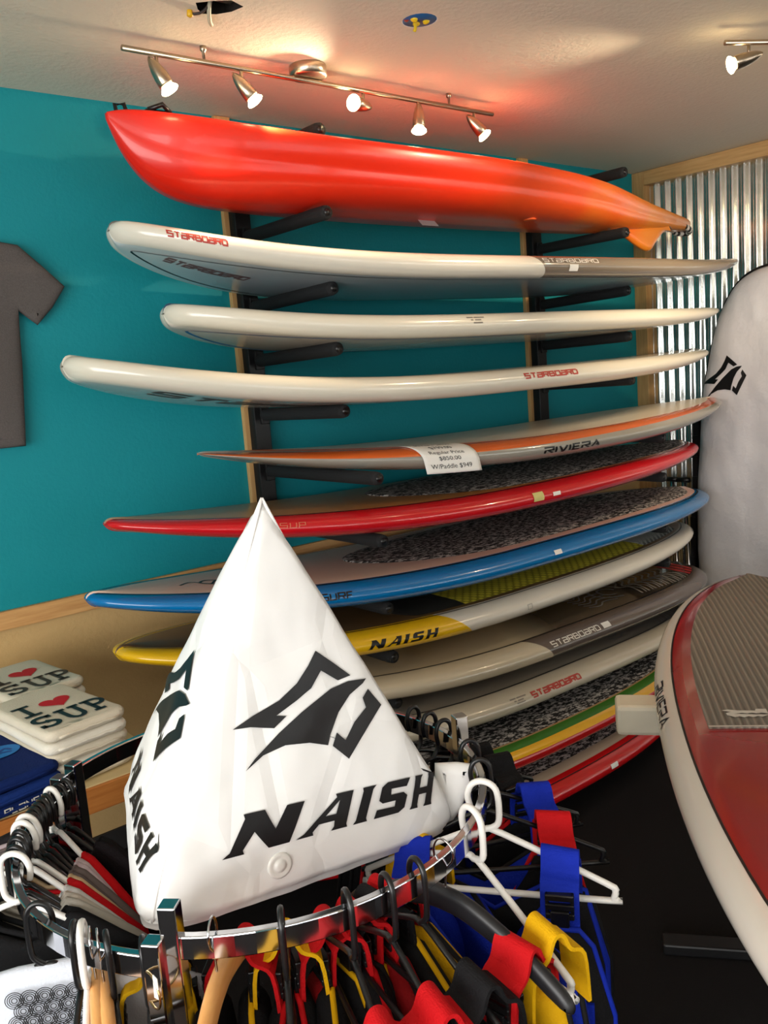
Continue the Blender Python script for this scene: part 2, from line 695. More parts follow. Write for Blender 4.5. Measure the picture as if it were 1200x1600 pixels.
struct(MB().box(-.045, .02, -.078, -.0, 0, CEIL - .002).build('trim_1', PINE_V, bevel=.002))
struct(MB().box(-.045, .02, YF + .01, -.079, CEIL - .078, CEIL - .002).build('trim_2', PINE_Y, bevel=.002))
struct(MB().box(XL, -.05, -.022, 0, .952, 1.016).build('trim_3', PINE_X, bevel=.003))
struct(MB().box(XL, -.05, -.012, 0, 0, .09).build('baseboard_back', plain((40, 38, 38), 0.6), bevel=.002))

# ------------------------------------------------------------------ boards


def speckle(name, dark, light, scale=85, thr=(0.48, 0.60)):
    t = NT(name)
    co = t.coord()
    mp = t.n('ShaderNodeMapping')
    mp.inputs['Scale'].default_value = (0.45, 1.0, 1.0)
    t.l(co, mp.inputs[0])
    n = t.noise(mp.outputs[0], scale, 3, 0.7)
    t.base(t.ramp(n, [(thr[0], lin(dark)), (thr[1], lin(light))]))
    t.bump(n, 0.5, 0.003)
    return t.set(0.8)


SPECK = speckle('camo_pad', (20, 18, 20), (206, 200, 196))


def zone_mat(name, base, zones, rough=0.22, coat=0.5, grain=None):
    """board skin: colour zones cut by straight lines in board coordinates.
    UV.x = distance from the board centre towards the tail (m), UV.y = section coordinate"""
    t = NT(name)
    sp = t.n('ShaderNodeSeparateXYZ')
    t.l(t.coord('UV'), sp.inputs[0])
    U, Vv = sp.outputs[0], sp.outputs[1]
    col = lin(base)
    if grain:
        mp = t.n('ShaderNodeMapping')
        mp.inputs['Scale'].default_value = (1.2, 22, 1)
        t.l(t.coord('UV'), mp.inputs[0])
        col = t.ramp(t.noise(mp.outputs[0], 5, 5), [(0.3, lin(grain)), (0.7, lin(base))])
    for zn in zones:                                  # (rgb, ku, kv, c, softness): mask = ku*U + kv*V > c
        rgb, ku, kv, c, soft = zn[:5]
        q = t.math('ADD', t.math('MULTIPLY', U, ku), t.math('MULTIPLY', Vv, kv))
        if len(zn) > 5:                               # curved edge: add kq * V^2
            q = t.math('ADD', q, t.math('MULTIPLY', t.math('MULTIPLY', Vv, Vv), zn[5]))
        m = t.math('DIVIDE', t.math('SUBTRACT', q, c), soft, clamp=True)
        col = t.mix(m, col, lin(rgb))
    if isinstance(col, tuple):
        sk = t.noise(t.coord('UV'), 3, 2)
        col = t.mix(sk, tuple(v * .96 for v in col[:3]) + (1,), col)
    t.base(col)
    return t.set(rough, 0, coat)


class Board:
    P = 2.3

    def __init__(s, xN, yN, xT, yT, z0, Rn, Rt, hw, T=0.10, roll=0.0, nose=(2.6, .55), tail=(3.2, .55), tipn=.35, tipt=.4, rail=.085, M=None, L=None, P=2.3):
        s.P = P
        s.hwm, s.T, s.Rn, s.Rt = hw, T, Rn, Rt
        s.nose, s.tail, s.tipn, s.tipt, s.railr = nose, tail, tipn, tipt, rail
        if M is None:
            a, b = Vector((xN, yN, 0)), Vector((xT, yT, 0))
            s.L = (b - a).length
            ex = (b - a).normalized()
            ey = Vector((-ex.y, ex.x, roll)).normalized()
            ez = ex.cross(ey)
            c = (a + b) / 2 + Vector((0, 0, z0))
            s.M = Matrix(((ex.x, ey.x, ez.x, c.x), (ex.y, ey.y, ez.y, c.y), (ex.z, ey.z, ez.z, c.z), (0, 0, 0, 1)))
        else:
            s.M, s.L = M, L

    def hw(s, u):
        a, b = s.nose if u < 0 else s.tail
        return max(0.0015, s.hwm * max(0.0, 1 - abs(u) ** a) ** b)

    def th(s, u):
        k = s.tipn if u < 0 else s.tipt
        return s.T * (k + (1 - k) * (1 - abs(u) ** 3.2)) * (1 if abs(u) < .98 else max(.03, math.sqrt(max(0, 1 - ((abs(u) - .98) / .02) ** 2))))

    def zc(s, u):
        return (s.Rn if u < 0 else s.Rt) * abs(u) ** s.P

    def rr(s, u):
        return min(s.railr, s.hw(u) * 0.96)

    def rail(s, u, a, side=-1, off=0.0):
        """side -1 = the side towards the room; a in [-pi/2, pi/2]"""
        t, r, h = s.th(u), s.rr(u), s.hw(u)
        return Vector((u * s.L / 2, side * (h - r + (r + off) * math.cos(a)), s.zc(u) + (t / 2 - .006 + off) * math.sin(a)))

    def deck(s, u, q, off=0.0):
        w = s.hw(u) - s.rr(u)
        return Vector((u * s.L / 2, q * w, s.zc(u) + s.th(u) / 2 - .006 + .006 * (1 - q * q) + off))

    def deck_xy(s, x, y, off=0.0):
        u = 2 * x / s.L
        w = s.hw(u) - s.rr(u)
        return s.deck(u, y / max(w, 1e-4), off)

    def bottom(s, u, q, off=0.0):
        w = s.hw(u) - s.rr(u)
        return Vector((u * s.L / 2, q * w, s.zc(u) - s.th(u) / 2 + .006 - .003 * (1 - q * q) - off))

    def world(s, v):
        return s.M @ v

    def body(s, root, mats, name='hull'):
        N, nd, nr, nb = 72, 10, 12, 8
        V, UV, F, MI = [], [], [], []
        ring = []
        for k in range(nd):                                    # deck, room side -> wall side
            ring.append(('d', -1 + 2 * k / nd))
        for k in range(nr):
            ring.append(('r+', PI / 2 - PI * k / nr))
        for k in range(nb):
            ring.append(('b', 1 - 2 * k / nb))
        for k in range(nr):
            ring.append(('r-', -PI / 2 + PI * k / nr))
        m = len(ring)
        for i in range(N + 1):
            u = -math.cos(PI * i / N)
            u = max(-.99995, min(.99995, u))
            for typ, p in ring:
                if typ == 'd':
                    v = s.deck(u, p)
                    vv = 2 + (1 - abs(p)) * (s.hw(u) - s.rr(u)) * 5
                elif typ == 'b':
                    v = s.bottom(u, p)
                    vv = -2 - (1 - abs(p))
                else:
                    v = s.rail(u, p, 1 if typ == 'r+' else -1)
                    vv = p / (PI / 2)
                V.append(v)
                UV.append((u * s.L / 2, vv))
        for i in range(N):
            for k in range(m):
                k2 = (k + 1) % m
                F.append((i * m + k, (i + 1) * m + k, (i + 1) * m + k2, i * m + k2))
                ty = ring[k][0]
                MI.append(0 if ty == 'd' else (2 if ty == 'b' else 1))
        F.append(tuple(range(m)))
        MI.append(1)
        F.append(tuple(N * m + k for k in reversed(range(m))))
        MI.append(1)
        o = mesh(name, V, F, mats, root, midx=MI, uv=None)
        # per-corner UVs so that deck and rail do not blend across the seam
        me = o.data
        lay = me.uv_layers.new(name='UVMap')
        for pi, po in enumerate(me.polygons):
            for li in po.loop_indices:
                vi = me.loops[li].vertex_index
                uu, vv = UV[vi]
                ty, p = ring[vi % m]
                if MI[pi] == 1 and ty in 'db':
                    vv = 1.0 if ty == 'd' else -1.0
                if MI[pi] == 0 and ty not in 'd':
                    vv = 2.0
                if MI[pi] == 2 and ty not in 'b':
                    vv = -2.0
                lay.data[li].uv = (uu, vv)
        return o

    def thing(s, name, label, group='paddle boards on the wall rack'):
        r = thing(name, label, 'paddle board', group=group, mw=s.M)
        s.root = r
        return r

    def strip(s, root, name, mat, f, us, w):
        """thin raised ribbon along f(u) -> (point, sideways direction)"""
        V, F = [], []
        for u in us:
            p, d = f(u)
            V += [p - d * w / 2, p + d * w / 2]
        for i in range(len(us) - 1):
            F.append((2 * i, 2 * i + 2, 2 * i + 3, 2 * i + 1))
        return mesh(name, V, F, mat, root)

    def pinline(s, root, mat, a=1.25, w=.006, u0=-.985, u1=.985, sides=(-1, 1), name='pinline', off=.0012, n=60):
        da = .02
        for sd in sides:
            us = [u0 + (u1 - u0) * (0.5 - 0.5 * math.cos(PI * i / n)) for i in range(n + 1)]
            s.strip(root, name, mat, lambda u: (s.rail(u, a, sd, off), (s.rail(u, a + da, sd, off) - s.rail(u, a - da, sd, off)).normalized() * sd), us, w)

    def inset_line(s, root, mat, q=.9, w=.006, u0=-.95, u1=.95, under=False, name='pinline', ends=True, n=70):
        """closed line drawn on the deck (or the underside), inset from the rails"""
        f = s.bottom if under else s.deck
        uu = [-.5 * (u1 - u0) * math.cos(PI * i / n) + (u0 + u1) / 2 for i in range(n + 1)]
        pts = []
        for u in uu:
            e = (u - (u0 + u1) / 2) / ((u1 - u0) / 2)
            pts.append(f(u, -q * math.sqrt(max(0, 1 - e ** 8)), .001))
        for u in reversed(uu[1:-1]):
            e = (u - (u0 + u1) / 2) / ((u1 - u0) / 2)
            pts.append(f(u, q * math.sqrt(max(0, 1 - e ** 8)), .001))
        V, F = [], []
        m = len(pts)
        for i in range(m):
            t = (pts[(i + 1) % m] - pts[i - 1]).normalized()
            d = t.cross(Vector((0, 0, 1))).normalized() * w / 2
            V += [pts[i] - d, pts[i] + d]
        for i in range(m):
            j = (i + 1) % m
            F.append((2 * i, 2 * j, 2 * j + 1, 2 * i + 1) if under else (2 * i + 1, 2 * j + 1, 2 * j, 2 * i))
        return mesh(name, V, F, mat, root)

    def pad(s, root, mat, x0, x1, q=.93, name='traction_pad', h=.005, front=2.2, back=6.0, over=None):
        """raised pad that follows the deck outline; rounded at its front"""
        n, m = 46, 12
        V, F = [], []
        for i in range(n + 1):
            e = i / n
            x = x0 + (x1 - x0) * (0.5 - 0.5 * math.cos(PI * e))
            ee = (x - x0) / (x1 - x0)
            k = min(1.0, (1 - max(0, 1 - ee / .35) ** front)) ** .5 if front else 1.0
            kb = max(0.0, 1 - max(0, (ee - .8) / .2) ** back) ** .5 if back else 1.0
            k = max(.02, min(k, kb))
            u = 2 * x / s.L
            for j in range(m + 1):
                qq = (-1 + 2 * j / m) * q * k
                z = h if 0 < j < m and 0 < i < n else 0.0004
                V.append(s.deck(u, qq, z))
        for i in range(n):
            for j in range(m):
                a = i * (m + 1) + j
                F.append((a, a + m + 1, a + m + 2, a + 1))
        return mesh(name, V, F, mat, root)

    def rail_decal(s, root, VF, mat, x, a0=0.1, name='lettering', side=-1, off=.0012, res=.02, tilt=0.0, flip=False):
        """wrap flat artwork (metres) on the rail; x = along the board, a0 = rail angle of its middle"""
        V2, F2 = refine2d(VF, res)
        V = []
        for (px, py) in V2:
            if flip:
                px = -px
            xx = x + px
            u = max(-.998, min(.998, 2 * xx / s.L))
            r = (s.rr(u) + s.th(u) / 2) / 2
            V.append(s.rail(u, a0 + (py + tilt * px) / r, side, off))
        if flip:
            F2 = [f[::-1] for f in F2]
        return mesh(name, V, F2, mat, root)

    def deck_decal(s, root, VF, mat, x, y, rot=0.0, name='lettering', off=.0012, res=.04, under=False):
        V2, F2 = refine2d(VF, res)
        c, sn = math.cos(rot), math.sin(rot)
        V = []
        for px, py in V2:
            py = -py if under else py
            xx, yy = x + c * px - sn * py, y + sn * px + c * py
            u = 2 * xx / s.L
            w = s.hw(u) - s.rr(u)
            V.append((s.bottom if under else s.deck)(u, max(-.98, min(.98, yy / max(w, 1e-4))), off))
        if under:
            F2 = [f[::-1] for f in F2]
        return mesh(name, V, F2, mat, root)

    def sticker(s, root, x, a0=0.1, w=.05, h=.035, mat=None, tilt=0.0, name='price_sticker'):
        return s.rail_decal(root, ([(-w / 2, -h / 2), (w / 2, -h / 2), (w / 2, h / 2), (-w / 2, h / 2)], [(0, 1, 2, 3)]), mat or PAPER, x, a0, name, off=.0022, tilt=tilt)

    def fin(s, root, mat, x, h=.2, c=.16):
        pts = sp2([(0, 0), (c, 0), (c * 1.15, -h * .55), (c * 1.5, -h), (c * 1.1, -h * .98), (c * .5, -h * .6)], 4, True)
        V, F = pillow(pts, .012, .02, .05)
        u = 2 * x / s.L
        z = s.bottom(u, 0).z + .004
        return mesh('fin', [Vector((x + v.x, v.z, z + v.y)) for v in V], F, mat, root)


TXT_RED = plain((186, 62, 52), 0.5)
TXT_BLK = plain((16, 16, 18), 0.4)
TXT_WHT = plain((230, 226, 218), 0.4)
WHITE_SKIN = zone_mat('white_skin', (228, 222, 206), [])
BOARDS = {}

# --- white board with grey tail section (top of the stack)
m1 = zone_mat('white_to_grey_rail', (230, 224, 210), [((128, 116, 102), 1.0, .05, -.125, .004, .02)])
b = Board(-3.435, -.40, -.104, -.62, 2.075, .153, .092, .37, .095, -.025, nose=(3.1, .5), tail=(2.9, .6), tipn=.85, P=4, rail=.055)
r = b.thing('paddle_board', 'white paddle board with grey tail rail and outlined lettering, just under the kayak')
b.body(r, [plain((120, 116, 112), .3), m1, zone_mat('pale_grey_bottom', (204, 212, 214), [])])
b.inset_line(r, TXT_BLK, .9, .008, -.96, .9, under=True)
b.rail_decal(r, fitw(word('STARBOARD', .026, .30, .16), .165, .030), TXT_RED, -1.467, .12)
b.rail_decal(r, fitw(word('STARBOARD', .028, .20, .22), .32, .024), TXT_WHT, .04, .45)
b.deck_decal(r, fitw(word('STARBOARD', .09, .30, .12), .30, .06), plain((112, 84, 82), .5), -1.36, -.03, .05, 'underside_print', under=True)
b.sticker(r, .048, -.25, .05, .03)
BOARDS['w1'] = b

# --- white board with blue underside line
b = Board(-3.292, -.42, -.181, -.55, 1.865, .103, .053, .36, .095, -.025, nose=(3.1, .5), tail=(2.8, .6), tipn=.85, P=4, rail=.055)
r = b.thing('paddle_board', 'all white paddle board with a blue line under its nose, second below the kayak')
b.body(r, [plain((58, 84, 112), .3), WHITE_SKIN, zone_mat('cream_bottom', (222, 212, 200), [])])
b.inset_line(r, plain((40, 110, 170), .4), .93, .012, -.95, .95, under=True)
b.rail_decal(r, merge2d([stroke2d([(x0, q * .013), (x0 + w_, q * .013)], .006) for q, x0, w_ in ((1, -.045, .03), (1, -.01, .05), (0, -.03, .012), (0, -.01, .03), (-1, -.02, .045))]), plain((130, 124, 116), .5), -.49, .35, 'small_print')
BOARDS['w2'] = b

# --- long white board
b = Board(-3.644, -.42, -.212, -.50, 1.650, .167, .054, .38, .10, -.015, nose=(2.8, .5), tail=(2.7, .58), tipn=.85, P=3, rail=.06)
r = b.thing('paddle_board', 'long cream white paddle board with red lettering, resting on the fourth pair of arms')
b.body(r, [zone_mat('cream_deck', (222, 214, 198), []), WHITE_SKIN, zone_mat('grey_bottom_a', (206, 200, 190), [])])
b.inset_line(r, TXT_BLK, .97, .007, -.97, .955)
b.rail_decal(r, fitw(word('STARBOARD', .034, .30, .16), .32, .030), TXT_RED, .08, .30)
b.deck_decal(r, word('STARBOARD', .11, .2, .2), plain((80, 70, 66), .5), -.9, -.05, .1, 'underside_print', under=True)
art = [stroke2d(sp2([(i * .11, -.10 + .04 * (i % 2)), (i * .11 + .05, .02), (i * .11 + .02, .09), (i * .11 + .09, .14)], 4), .012) for i in range(6)]
b.deck_decal(r, merge2d(art), plain((120, 112, 104), .5), 1.0, -.02, 0, 'deck_print')
BOARDS['w3'] = b

# --- grey railed board with orange stripe
b = Board(-3.226, -.42, -.20, -.575, 1.376, .124, .068, .38, .105, 0, nose=(1.9, .72), tail=(2.5, .62), tipn=.16, tipt=.3)
r = b.thing('paddle_board', 'grey railed paddle board with orange stripe and RIVIERA in black, price paper on it')
dk = zone_mat('cream_deck_orange_edge', (150, 148, 140), [((222, 104, 40), .3, 1.0, 1.72, .01), ((226, 216, 198), .35, 1.0, 1.95, .01)], .3, .1)
b.body(r, [dk, zone_mat('grey_rail', (150, 146, 136), [((214, 98, 34), -.18, 1.0, .30, .02)]), zone_mat('grey_bottom_b', (140, 136, 128), [])])
b.rail_decal(r, fitw(word('rIVIEra', .042, .26, .22), .33, .046), TXT_BLK, -.05, -.12)
BOARDS['riv'] = b
ps = thing('price_sheet', 'white printed price sheet draped over the rail of the orange striped board', 'price sheet', mw=b.M)


def drape(x, d, off=.004):
    # d = metres down the sheet; starts flat on the deck, then follows the rail and hangs on
    x0 = x
    u = 2 * x0 / b.L
    w = b.hw(u) - b.rr(u)
    if d < .012:
        return b.deck_xy(x0, -w + (.012 - d), off)
    r_ = (b.rr(u) + b.th(u) / 2) / 2
    a = PI / 2 - (d - .012) / r_
    if a > 0:
        return b.rail(u, a, -1, off)
    return b.rail(u, 0, -1, off) + Vector((0, -.001, a * r_))


V, F = [], []
NX, ND = 14, 18
for i in range(NX + 1):
    for j in range(ND + 1):
        V.append(drape(-.80 + .235 * i / NX + .035 * j / ND, .172 * j / ND))
for i in range(NX):
    for j in range(ND):
        k = i * (ND + 1) + j
        F.append((k, k + 1, k + ND + 2, k + ND + 1))
so = mesh('paper', V, F, PAPER, ps)
md = so.modifiers.new('thickness', 'SOLIDIFY')
md.thickness, md.offset = .0006, -1
tv, tf = [], []
for k, (tx, sz) in enumerate((('Riviera Select', .024), ('$799.00', .025), ('Regular Price', .024), ('$850.00', .025), ('W/Paddle $949', .024))):
    a_, f_ = font_text(tx, sz)
    n_ = len(tv)
    tv += [(x, y - .032 - k * .0305) for x, y in a_]
    tf += [tuple(i + n_ for i in q) for q in f_]
tv, tf = refine2d((tv, tf), .02)
mesh('print', [drape(-.69 + x * 1.15 + .035 * (-y / .172), -y, .0052) for x, y in tv], tf, TXT_BLK, ps, False)

# --- red railed board
b = Board(-3.590, -.45, -.35, -.49, 1.190, .131, .025, .40, .105, 0, nose=(2.0, .56), tail=(2.5, .52), tipn=.42, tipt=.45)
r = b.thing('paddle_board', 'red railed paddle board with wooden nose deck and black white speckled pad')
dk = zone_mat('bamboo_deck', (186, 128, 62), [((150, 134, 112), -1.0, 0, .75, .9)], .32, .12, grain=(166, 104, 46))
b.body(r, [dk, zone_mat('red_rail', (206, 22, 32), []), zone_mat('red_bottom', (180, 24, 32), [])])
b.pinline(r, TXT_BLK, 1.40, .006)
b.pad(r, SPECK, -.55, 1.56, .95)
b.rail_decal(r, word('SUP', .026, .13, .3, .25), plain((214, 120, 90), .4), -1.10, .3)
b.sticker(r, -.03, .15, .06, .05, plain((214, 206, 130), .6))
b.sticker(r, .077, .1, .045, .022)
BOARDS['red'] = b

# --- blue railed board
b = Board(-3.678, -.45, -.33, -.49, .947, .150, .008, .41, .105, 0, nose=(2.15, .53), tail=(3.4, .46), tipn=.5, tipt=.5)
r = b.thing('paddle_board', 'blue railed paddle board with pale pink deck and speckled pad')
dk = zone_mat('pale_pink_deck', (238, 208, 188), [((220, 176, 164), 1.0, 0, -.9, .8)], .35, .1)
b.body(r, [dk, zone_mat('blue_rail', (6, 116, 184), []), zone_mat('blue_bottom', (16, 88, 148), [])])
b.pinline(r, TXT_BLK, 1.38, .009)
b.pad(r, SPECK, -.66, 1.58, .86)
b.rail_decal(r, fitw(word('TRUSURF', .030, .22, .22, .2), .21, .038), TXT_BLK, -1.0, .25)
b.deck_decal(r, merge2d([stroke2d(sp2([(-.12, -.01), (-.06, .03), (-.02, -.03), (.03, .02), (.07, -.02), (.14, .02)], 5), .008), stroke2d(sp2([(-.04, 0), (0, .04), (.04, 0), (0, -.04)], 5, True), .010, True)]), TXT_BLK, -1.25, -.02, 0, 'nose_logo')
b.sticker(r, .094, .25, .045, .026)
BOARDS['blue'] = b

# --- yellow nosed board
b = Board(-3.607, -.45, -.46, -.49, .771, .129, .022, .41, .105, 0, nose=(2.4, .51), tail=(3.0, .5), tipn=.55, tipt=.5)
r = b.thing('paddle_board', 'yellow nosed paddle board with white tail rail and yellow grip pad')
dk = zone_mat('dark_wood_deck', (128, 98, 60), [((84, 62, 40), -1.0, 0, .2, 1.2)], .32, .12, grain=(100, 74, 44))
rl = zone_mat('yellow_to_white_rail', (236, 186, 22), [((222, 216, 204), 1.0, .09, -.40, .003)])
b.body(r, [dk, rl, zone_mat('yellow_bottom', (220, 180, 40), [])])
b.pinline(r, TXT_BLK, 1.40, .006)


def weave(name, c1, c2, scale=60):
    t = NT(name)
    co = t.coord()
    mp = t.n('ShaderNodeMapping')
    mp.inputs['Scale'].default_value = (scale, scale, scale)
    mp.inputs['Rotation'].default_value = (0, 0, PI / 4)
    t.l(co, mp.inputs[0])
    ck = t.n('ShaderNodeTexVoronoi')
    ck.inputs['Scale'].default_value = 1.0
    ck.inputs['Randomness'].default_value = 0.0
    t.l(mp.outputs[0], ck.inputs['Vector'])
    d = ck.outputs['Distance']
    t.base(t.ramp(d, [(0.38, lin(c1)), (0.52, lin(c2))]))
    t.bump(d, 0.5, 0.003)
    return t.set(0.7)


b.pad(r, plain((30, 28, 24), .8), -.62, -.30, .92, 'front_pad', front=2.2, back=0)
b.pad(r, weave('yellow_grip', (214, 200, 58), (150, 138, 24), 34), -.30, .92, .92, 'grip_pad', front=0, back=0)
b.pad(r, weave('dotted_grip', (30, 36, 40), (178, 180, 172), 44), .925, 1.38, .92, 'tail_pad', front=0, back=4)
b.rail_decal(r, fitw(naish_word(.040), .31, .046), TXT_BLK, -.68, .10)
b.rail_decal(r, naish_word(.020), TXT_BLK, 1.46, .35)
b.rail_decal(r, merge2d([stroke2d([(-.012, -.014), (.012, -.014), (.012, .014), (-.012, .014)], .004, True)]), plain((170, 164, 154), .5), -.06, .05, 'mark')
BOARDS['naish'] = b

# --- cream board with dark grey tail
b = Board(-3.40, -.48, -.53, -.56, .585, .13, -.010, .42, .105, 0, nose=(2.4, .55), tail=(3.6, .43), tipn=.4, tipt=.6)
r = b.thing('paddle_board', 'cream nosed paddle board turning dark grey, tattoo art and red stripes at tail')
dk = zone_mat('cream_to_grey_deck', (204, 190, 164), [((104, 92, 80), 1.0, -.10, -.39, .25), ((58, 52, 48), 1.0, -.12, .38, .01)])
rl = zone_mat('cream_to_grey_rail', (206, 194, 170), [((104, 92, 86), 1.0, .065, -.075, .004, .02)])
b.body(r, [dk, rl, zone_mat('grey_bottom_c', (120, 112, 104), [])])
b.inset_line(r, TXT_BLK, 1.0, .008, -.97, .965)
b.rail_decal(r, fitw(word('STARBOARD', .034, .20, .22), .30, .032), TXT_WHT, .09, .55)
b.sticker(r, .283, .55, .05, .03)


def tattoo(n, sx, sy):
    P = []
    rnd = random.Random(n)
    for i in range(n):
        x = -sx + 2 * sx * i / n
        P.append(stroke2d(sp2([(x, -sy), (x + .05, -sy * .2), (x - .01, sy * .1), (x + .06, sy * .5), (x + .02, sy)], 4), .010))
        P.append(stroke2d(sp2([(x + .03, -sy), (x + .07, -sy * .5), (x + .05, -sy * .1)], 4), .008))
    cx = -sx - .09
    P.append(stroke2d(sp2([(cx + .10 * math.cos(a), .09 * math.sin(a)) for a in [k * PI / 4 for k in range(7)]], 4), .012))
    P.append(stroke2d(sp2([(cx + .05 * math.cos(a), .05 * math.sin(a)) for a in [k * PI / 4 for k in range(7)]], 4), .010))
    for k in range(6):
        P.append(stroke2d(sp2([(cx - .06, -.10 + .04 * k), (cx - .14, -.08 + .035 * k), (cx - .2, -.11 + .03 * k), (cx - .26, -.09 + .03 * k)], 4), .008))
    return merge2d(P)


b.deck_decal(r, tattoo(8, .22, .13), plain((150, 144, 136), .6), .94, -.14, .03, 'tattoo_print')
for k in range(3):
    b.deck_decal(r, ([(-.028, -.13), (.004, -.13), (.018, .10), (-.012, .10)], [(0, 1, 2, 3)]), plain((176, 34, 34), .5), 1.22 + k * .05, -.11, 0, 'red_stripe')
BOARDS['grey'] = b

# --- white board with grey deck
b = Board(-3.42, -.50, -.64, -.58, .430, .13, .0, .42, .105, 0, nose=(2.4, .55), tail=(3.6, .43), tipn=.4, tipt=.6)
r = b.thing('paddle_board', 'white paddle board with grey deck and red lettering, third from the floor')
b.body(r, [zone_mat('stone_grey_deck', (168, 158, 144), [((120, 116, 116), 1.0, 0, .2, 1.0)]), zone_mat('stone_rail', (206, 196, 176), []), zone_mat('grey_bottom_d', (140, 132, 122), [])])
b.inset_line(r, TXT_BLK, 1.0, .008, -.97, .965)
b.rail_decal(r, fitw(word('STARBOARD', .036, .32, .16), .29, .034), TXT_RED, -.005, .45)
b.rail_decal(r, merge2d([stroke2d([(x0, q * .013), (x0 + w_, q * .013)], .006) for q, x0, w_ in ((1, -.045, .03), (1, -.01, .05), (0, -.03, .012), (0, -.01, .03), (-1, -.02, .045))]), plain((140, 132, 122), .5), -.215, .45, 'small_print')
b.deck_decal(r, tattoo(7, .18, .12), plain((96, 92, 92), .6), 1.04, -.16, .03, 'tattoo_print')
BOARDS['white'] = b

# --- three colour striped board
b = Board(-3.50, -.58, -.80, -.68, .262, .12, .02, .42, .105, 0, nose=(2.0, .6), tail=(2.6, .55))
r = b.thing('paddle_board', 'green, yellow and red striped paddle board with speckled pad, second from the floor')
rl = zone_mat('striped_rail', (190, 24, 26), [((232, 176, 30), 0, 1.0, .22, .01), ((62, 124, 38), 0, 1.0, .58, .01), ((196, 160, 112), 0, 1, .93, .01)])
b.body(r, [zone_mat('tan_deck', (206, 176, 130), []), rl, zone_mat('red_bottom_b', (160, 24, 26), [])])
b.pad(r, SPECK, -1.1, 1.28, 1.0)
BOARDS['rasta'] = b

# --- lowest red board
b = Board(-3.60, -.64, -.95, -.74, .104, .10, .02, .42, .105, 0, nose=(2.0, .6), tail=(2.6, .55))
r = b.thing('paddle_board', 'lowest paddle board, red rail with white deck edge, lying just above the black floor')
b.body(r, [zone_mat('bone_deck', (206, 192, 170), []), zone_mat('red_rail_b', (196, 20, 26), [((208, 196, 176), 0, 1.0, .86, .02)]), zone_mat('red_bottom_c', (150, 22, 26), [])])
b.pinline(r, TXT_BLK, 1.02, .004)
b.pad(r, SPECK, -1.1, 1.26, .88)
b.sticker(r, .38, .2, .045, .026)
BOARDS['rb'] = b

# ------------------------------------------------------------------ wall rack: two uprights with padded arms
XA = (-2.725, -.977)
ARM_Z = {}
for j, xa in enumerate(XA):
    for key in ('w1', 'w2', 'w3', 'riv', 'red', 'blue', 'naish', 'grey', 'white'):
        bb = BOARDS[key]
        loc = bb.M.inverted() @ Vector((xa, -.4, bb.M.translation.z))
        u = 2 * loc.x / bb.L
        z = min((bb.M @ bb.bottom(u, q)).z + (0 if abs(q) < 1 else 0) for q in (-.9, -.5, 0, .5))
        ARM_Z[(j, key)] = z - .0255
for j, xa in enumerate(XA):
    rk = thing('rack_upright', ('black rack upright with padded arms on pine board, nearer the grey shirt', 'black rack upright with padded arms on pine board, nearer the corrugated wall')[j], 'rack', (xa, 0, 0), 0, 'wall rack uprights')
    MB().box(-.068, .0, -.022, 0, .0, CEIL - .002).build('backing_board', PINE_V, rk, bevel=.002)
    MB().box(-.050, .022, -.070, -.024, .05, 2.62).build('upright', BLACKMETAL, rk, bevel=.004)
    L5 = .60
    arms = [(2.556, .60, 0), (2.285, .60, 0)]
    for key, L in (('w1', .60), ('w2', .60), ('w3', .61), ('riv', .77), ('red', .77), ('blue', .77), ('naish', .78), ('grey', .78), ('white', .78)):
        arms.append((ARM_Z[(j, key)], L, -BOARDS[key].M.col[1].z * 0))
    for z, L, _ in arms:
        up_ = .025 if 1.8 < z < 2.2 else (.015 if 1.5 < z < 1.8 else 0.0)
        a = Vector((0, -.05, z - up_ * .2))
        e = Vector((0, -L, z + up_ * (L - .25)))
        am = MB().tube([a, a + (e - a) * .05, a + (e - a) * .97, e], [.021, .025, .025, .022], 14).build('arm', FOAM, rk, True)
        d = (e - a).normalized()
        MB().tube([e - d * .004, e + d * .003], .013, 12).build('end_cap', BLKPLAST, am, True)
        MB().box(-.022, .018, -.078, -.05, z - .04, z + .035).build('bracket', BLACKMETAL, am, bevel=.003)

# ------------------------------------------------------------------ kayak on the top arms
KY = -.43
KST = [(-3.412, .008, 2.572, 2.552), (-3.385, .028, 2.574, 2.49), (-3.35, .05, 2.573, 2.435), (-3.30, .08, 2.567, 2.385), (-3.23, .12, 2.556, 2.348), (-3.14, .16, 2.544, 2.326), (-3.0, .21, 2.527, 2.315), (-2.7, .27, 2.508, 2.312),
       (-2.3, .295, 2.502, 2.310), (-1.9, .295, 2.500, 2.310), (-1.5, .275, 2.492, 2.310), (-1.2, .235, 2.480, 2.310), (-.95, .18, 2.463, 2.311), (-.7, .125, 2.440, 2.322), (-.45, .085, 2.416, 2.334), (-.28, .058, 2.400, 2.342), (-.2, .034, 2.390, 2.350), (-.17, .010, 2.380, 2.362)]
t = NT('kayak_plastic')
co = t.coord()
sp = t.n('ShaderNodeSeparateXYZ')
t.l(co, sp.inputs[0])
nz = t.noise(co, 2.2, 3)
f = t.math('ADD', t.math('MULTIPLY_ADD', sp.outputs[0], .30, .42), t.math('MULTIPLY', t.math('SUBTRACT', nz, .5), .35))
t.base(t.ramp(f, [(0.0, lin((232, 34, 16))), (.35, lin((232, 52, 16))), (.62, lin((230, 82, 18))), (.80, lin((228, 134, 34)))]))
KAYAK_M = t.set(0.33, 0, .25)
SEC = [(0, .93), (.45, .94), (.78, 1.0), (.93, 1.03), (.99, .99), (1.0, .90), (.985, .76), (.955, .63), (.915, .56), (.90, .49), (.90, .42), (.86, .30), (.74, .15), (.52, .05), (.26, .015), (.12, .01), (0, -.03)]
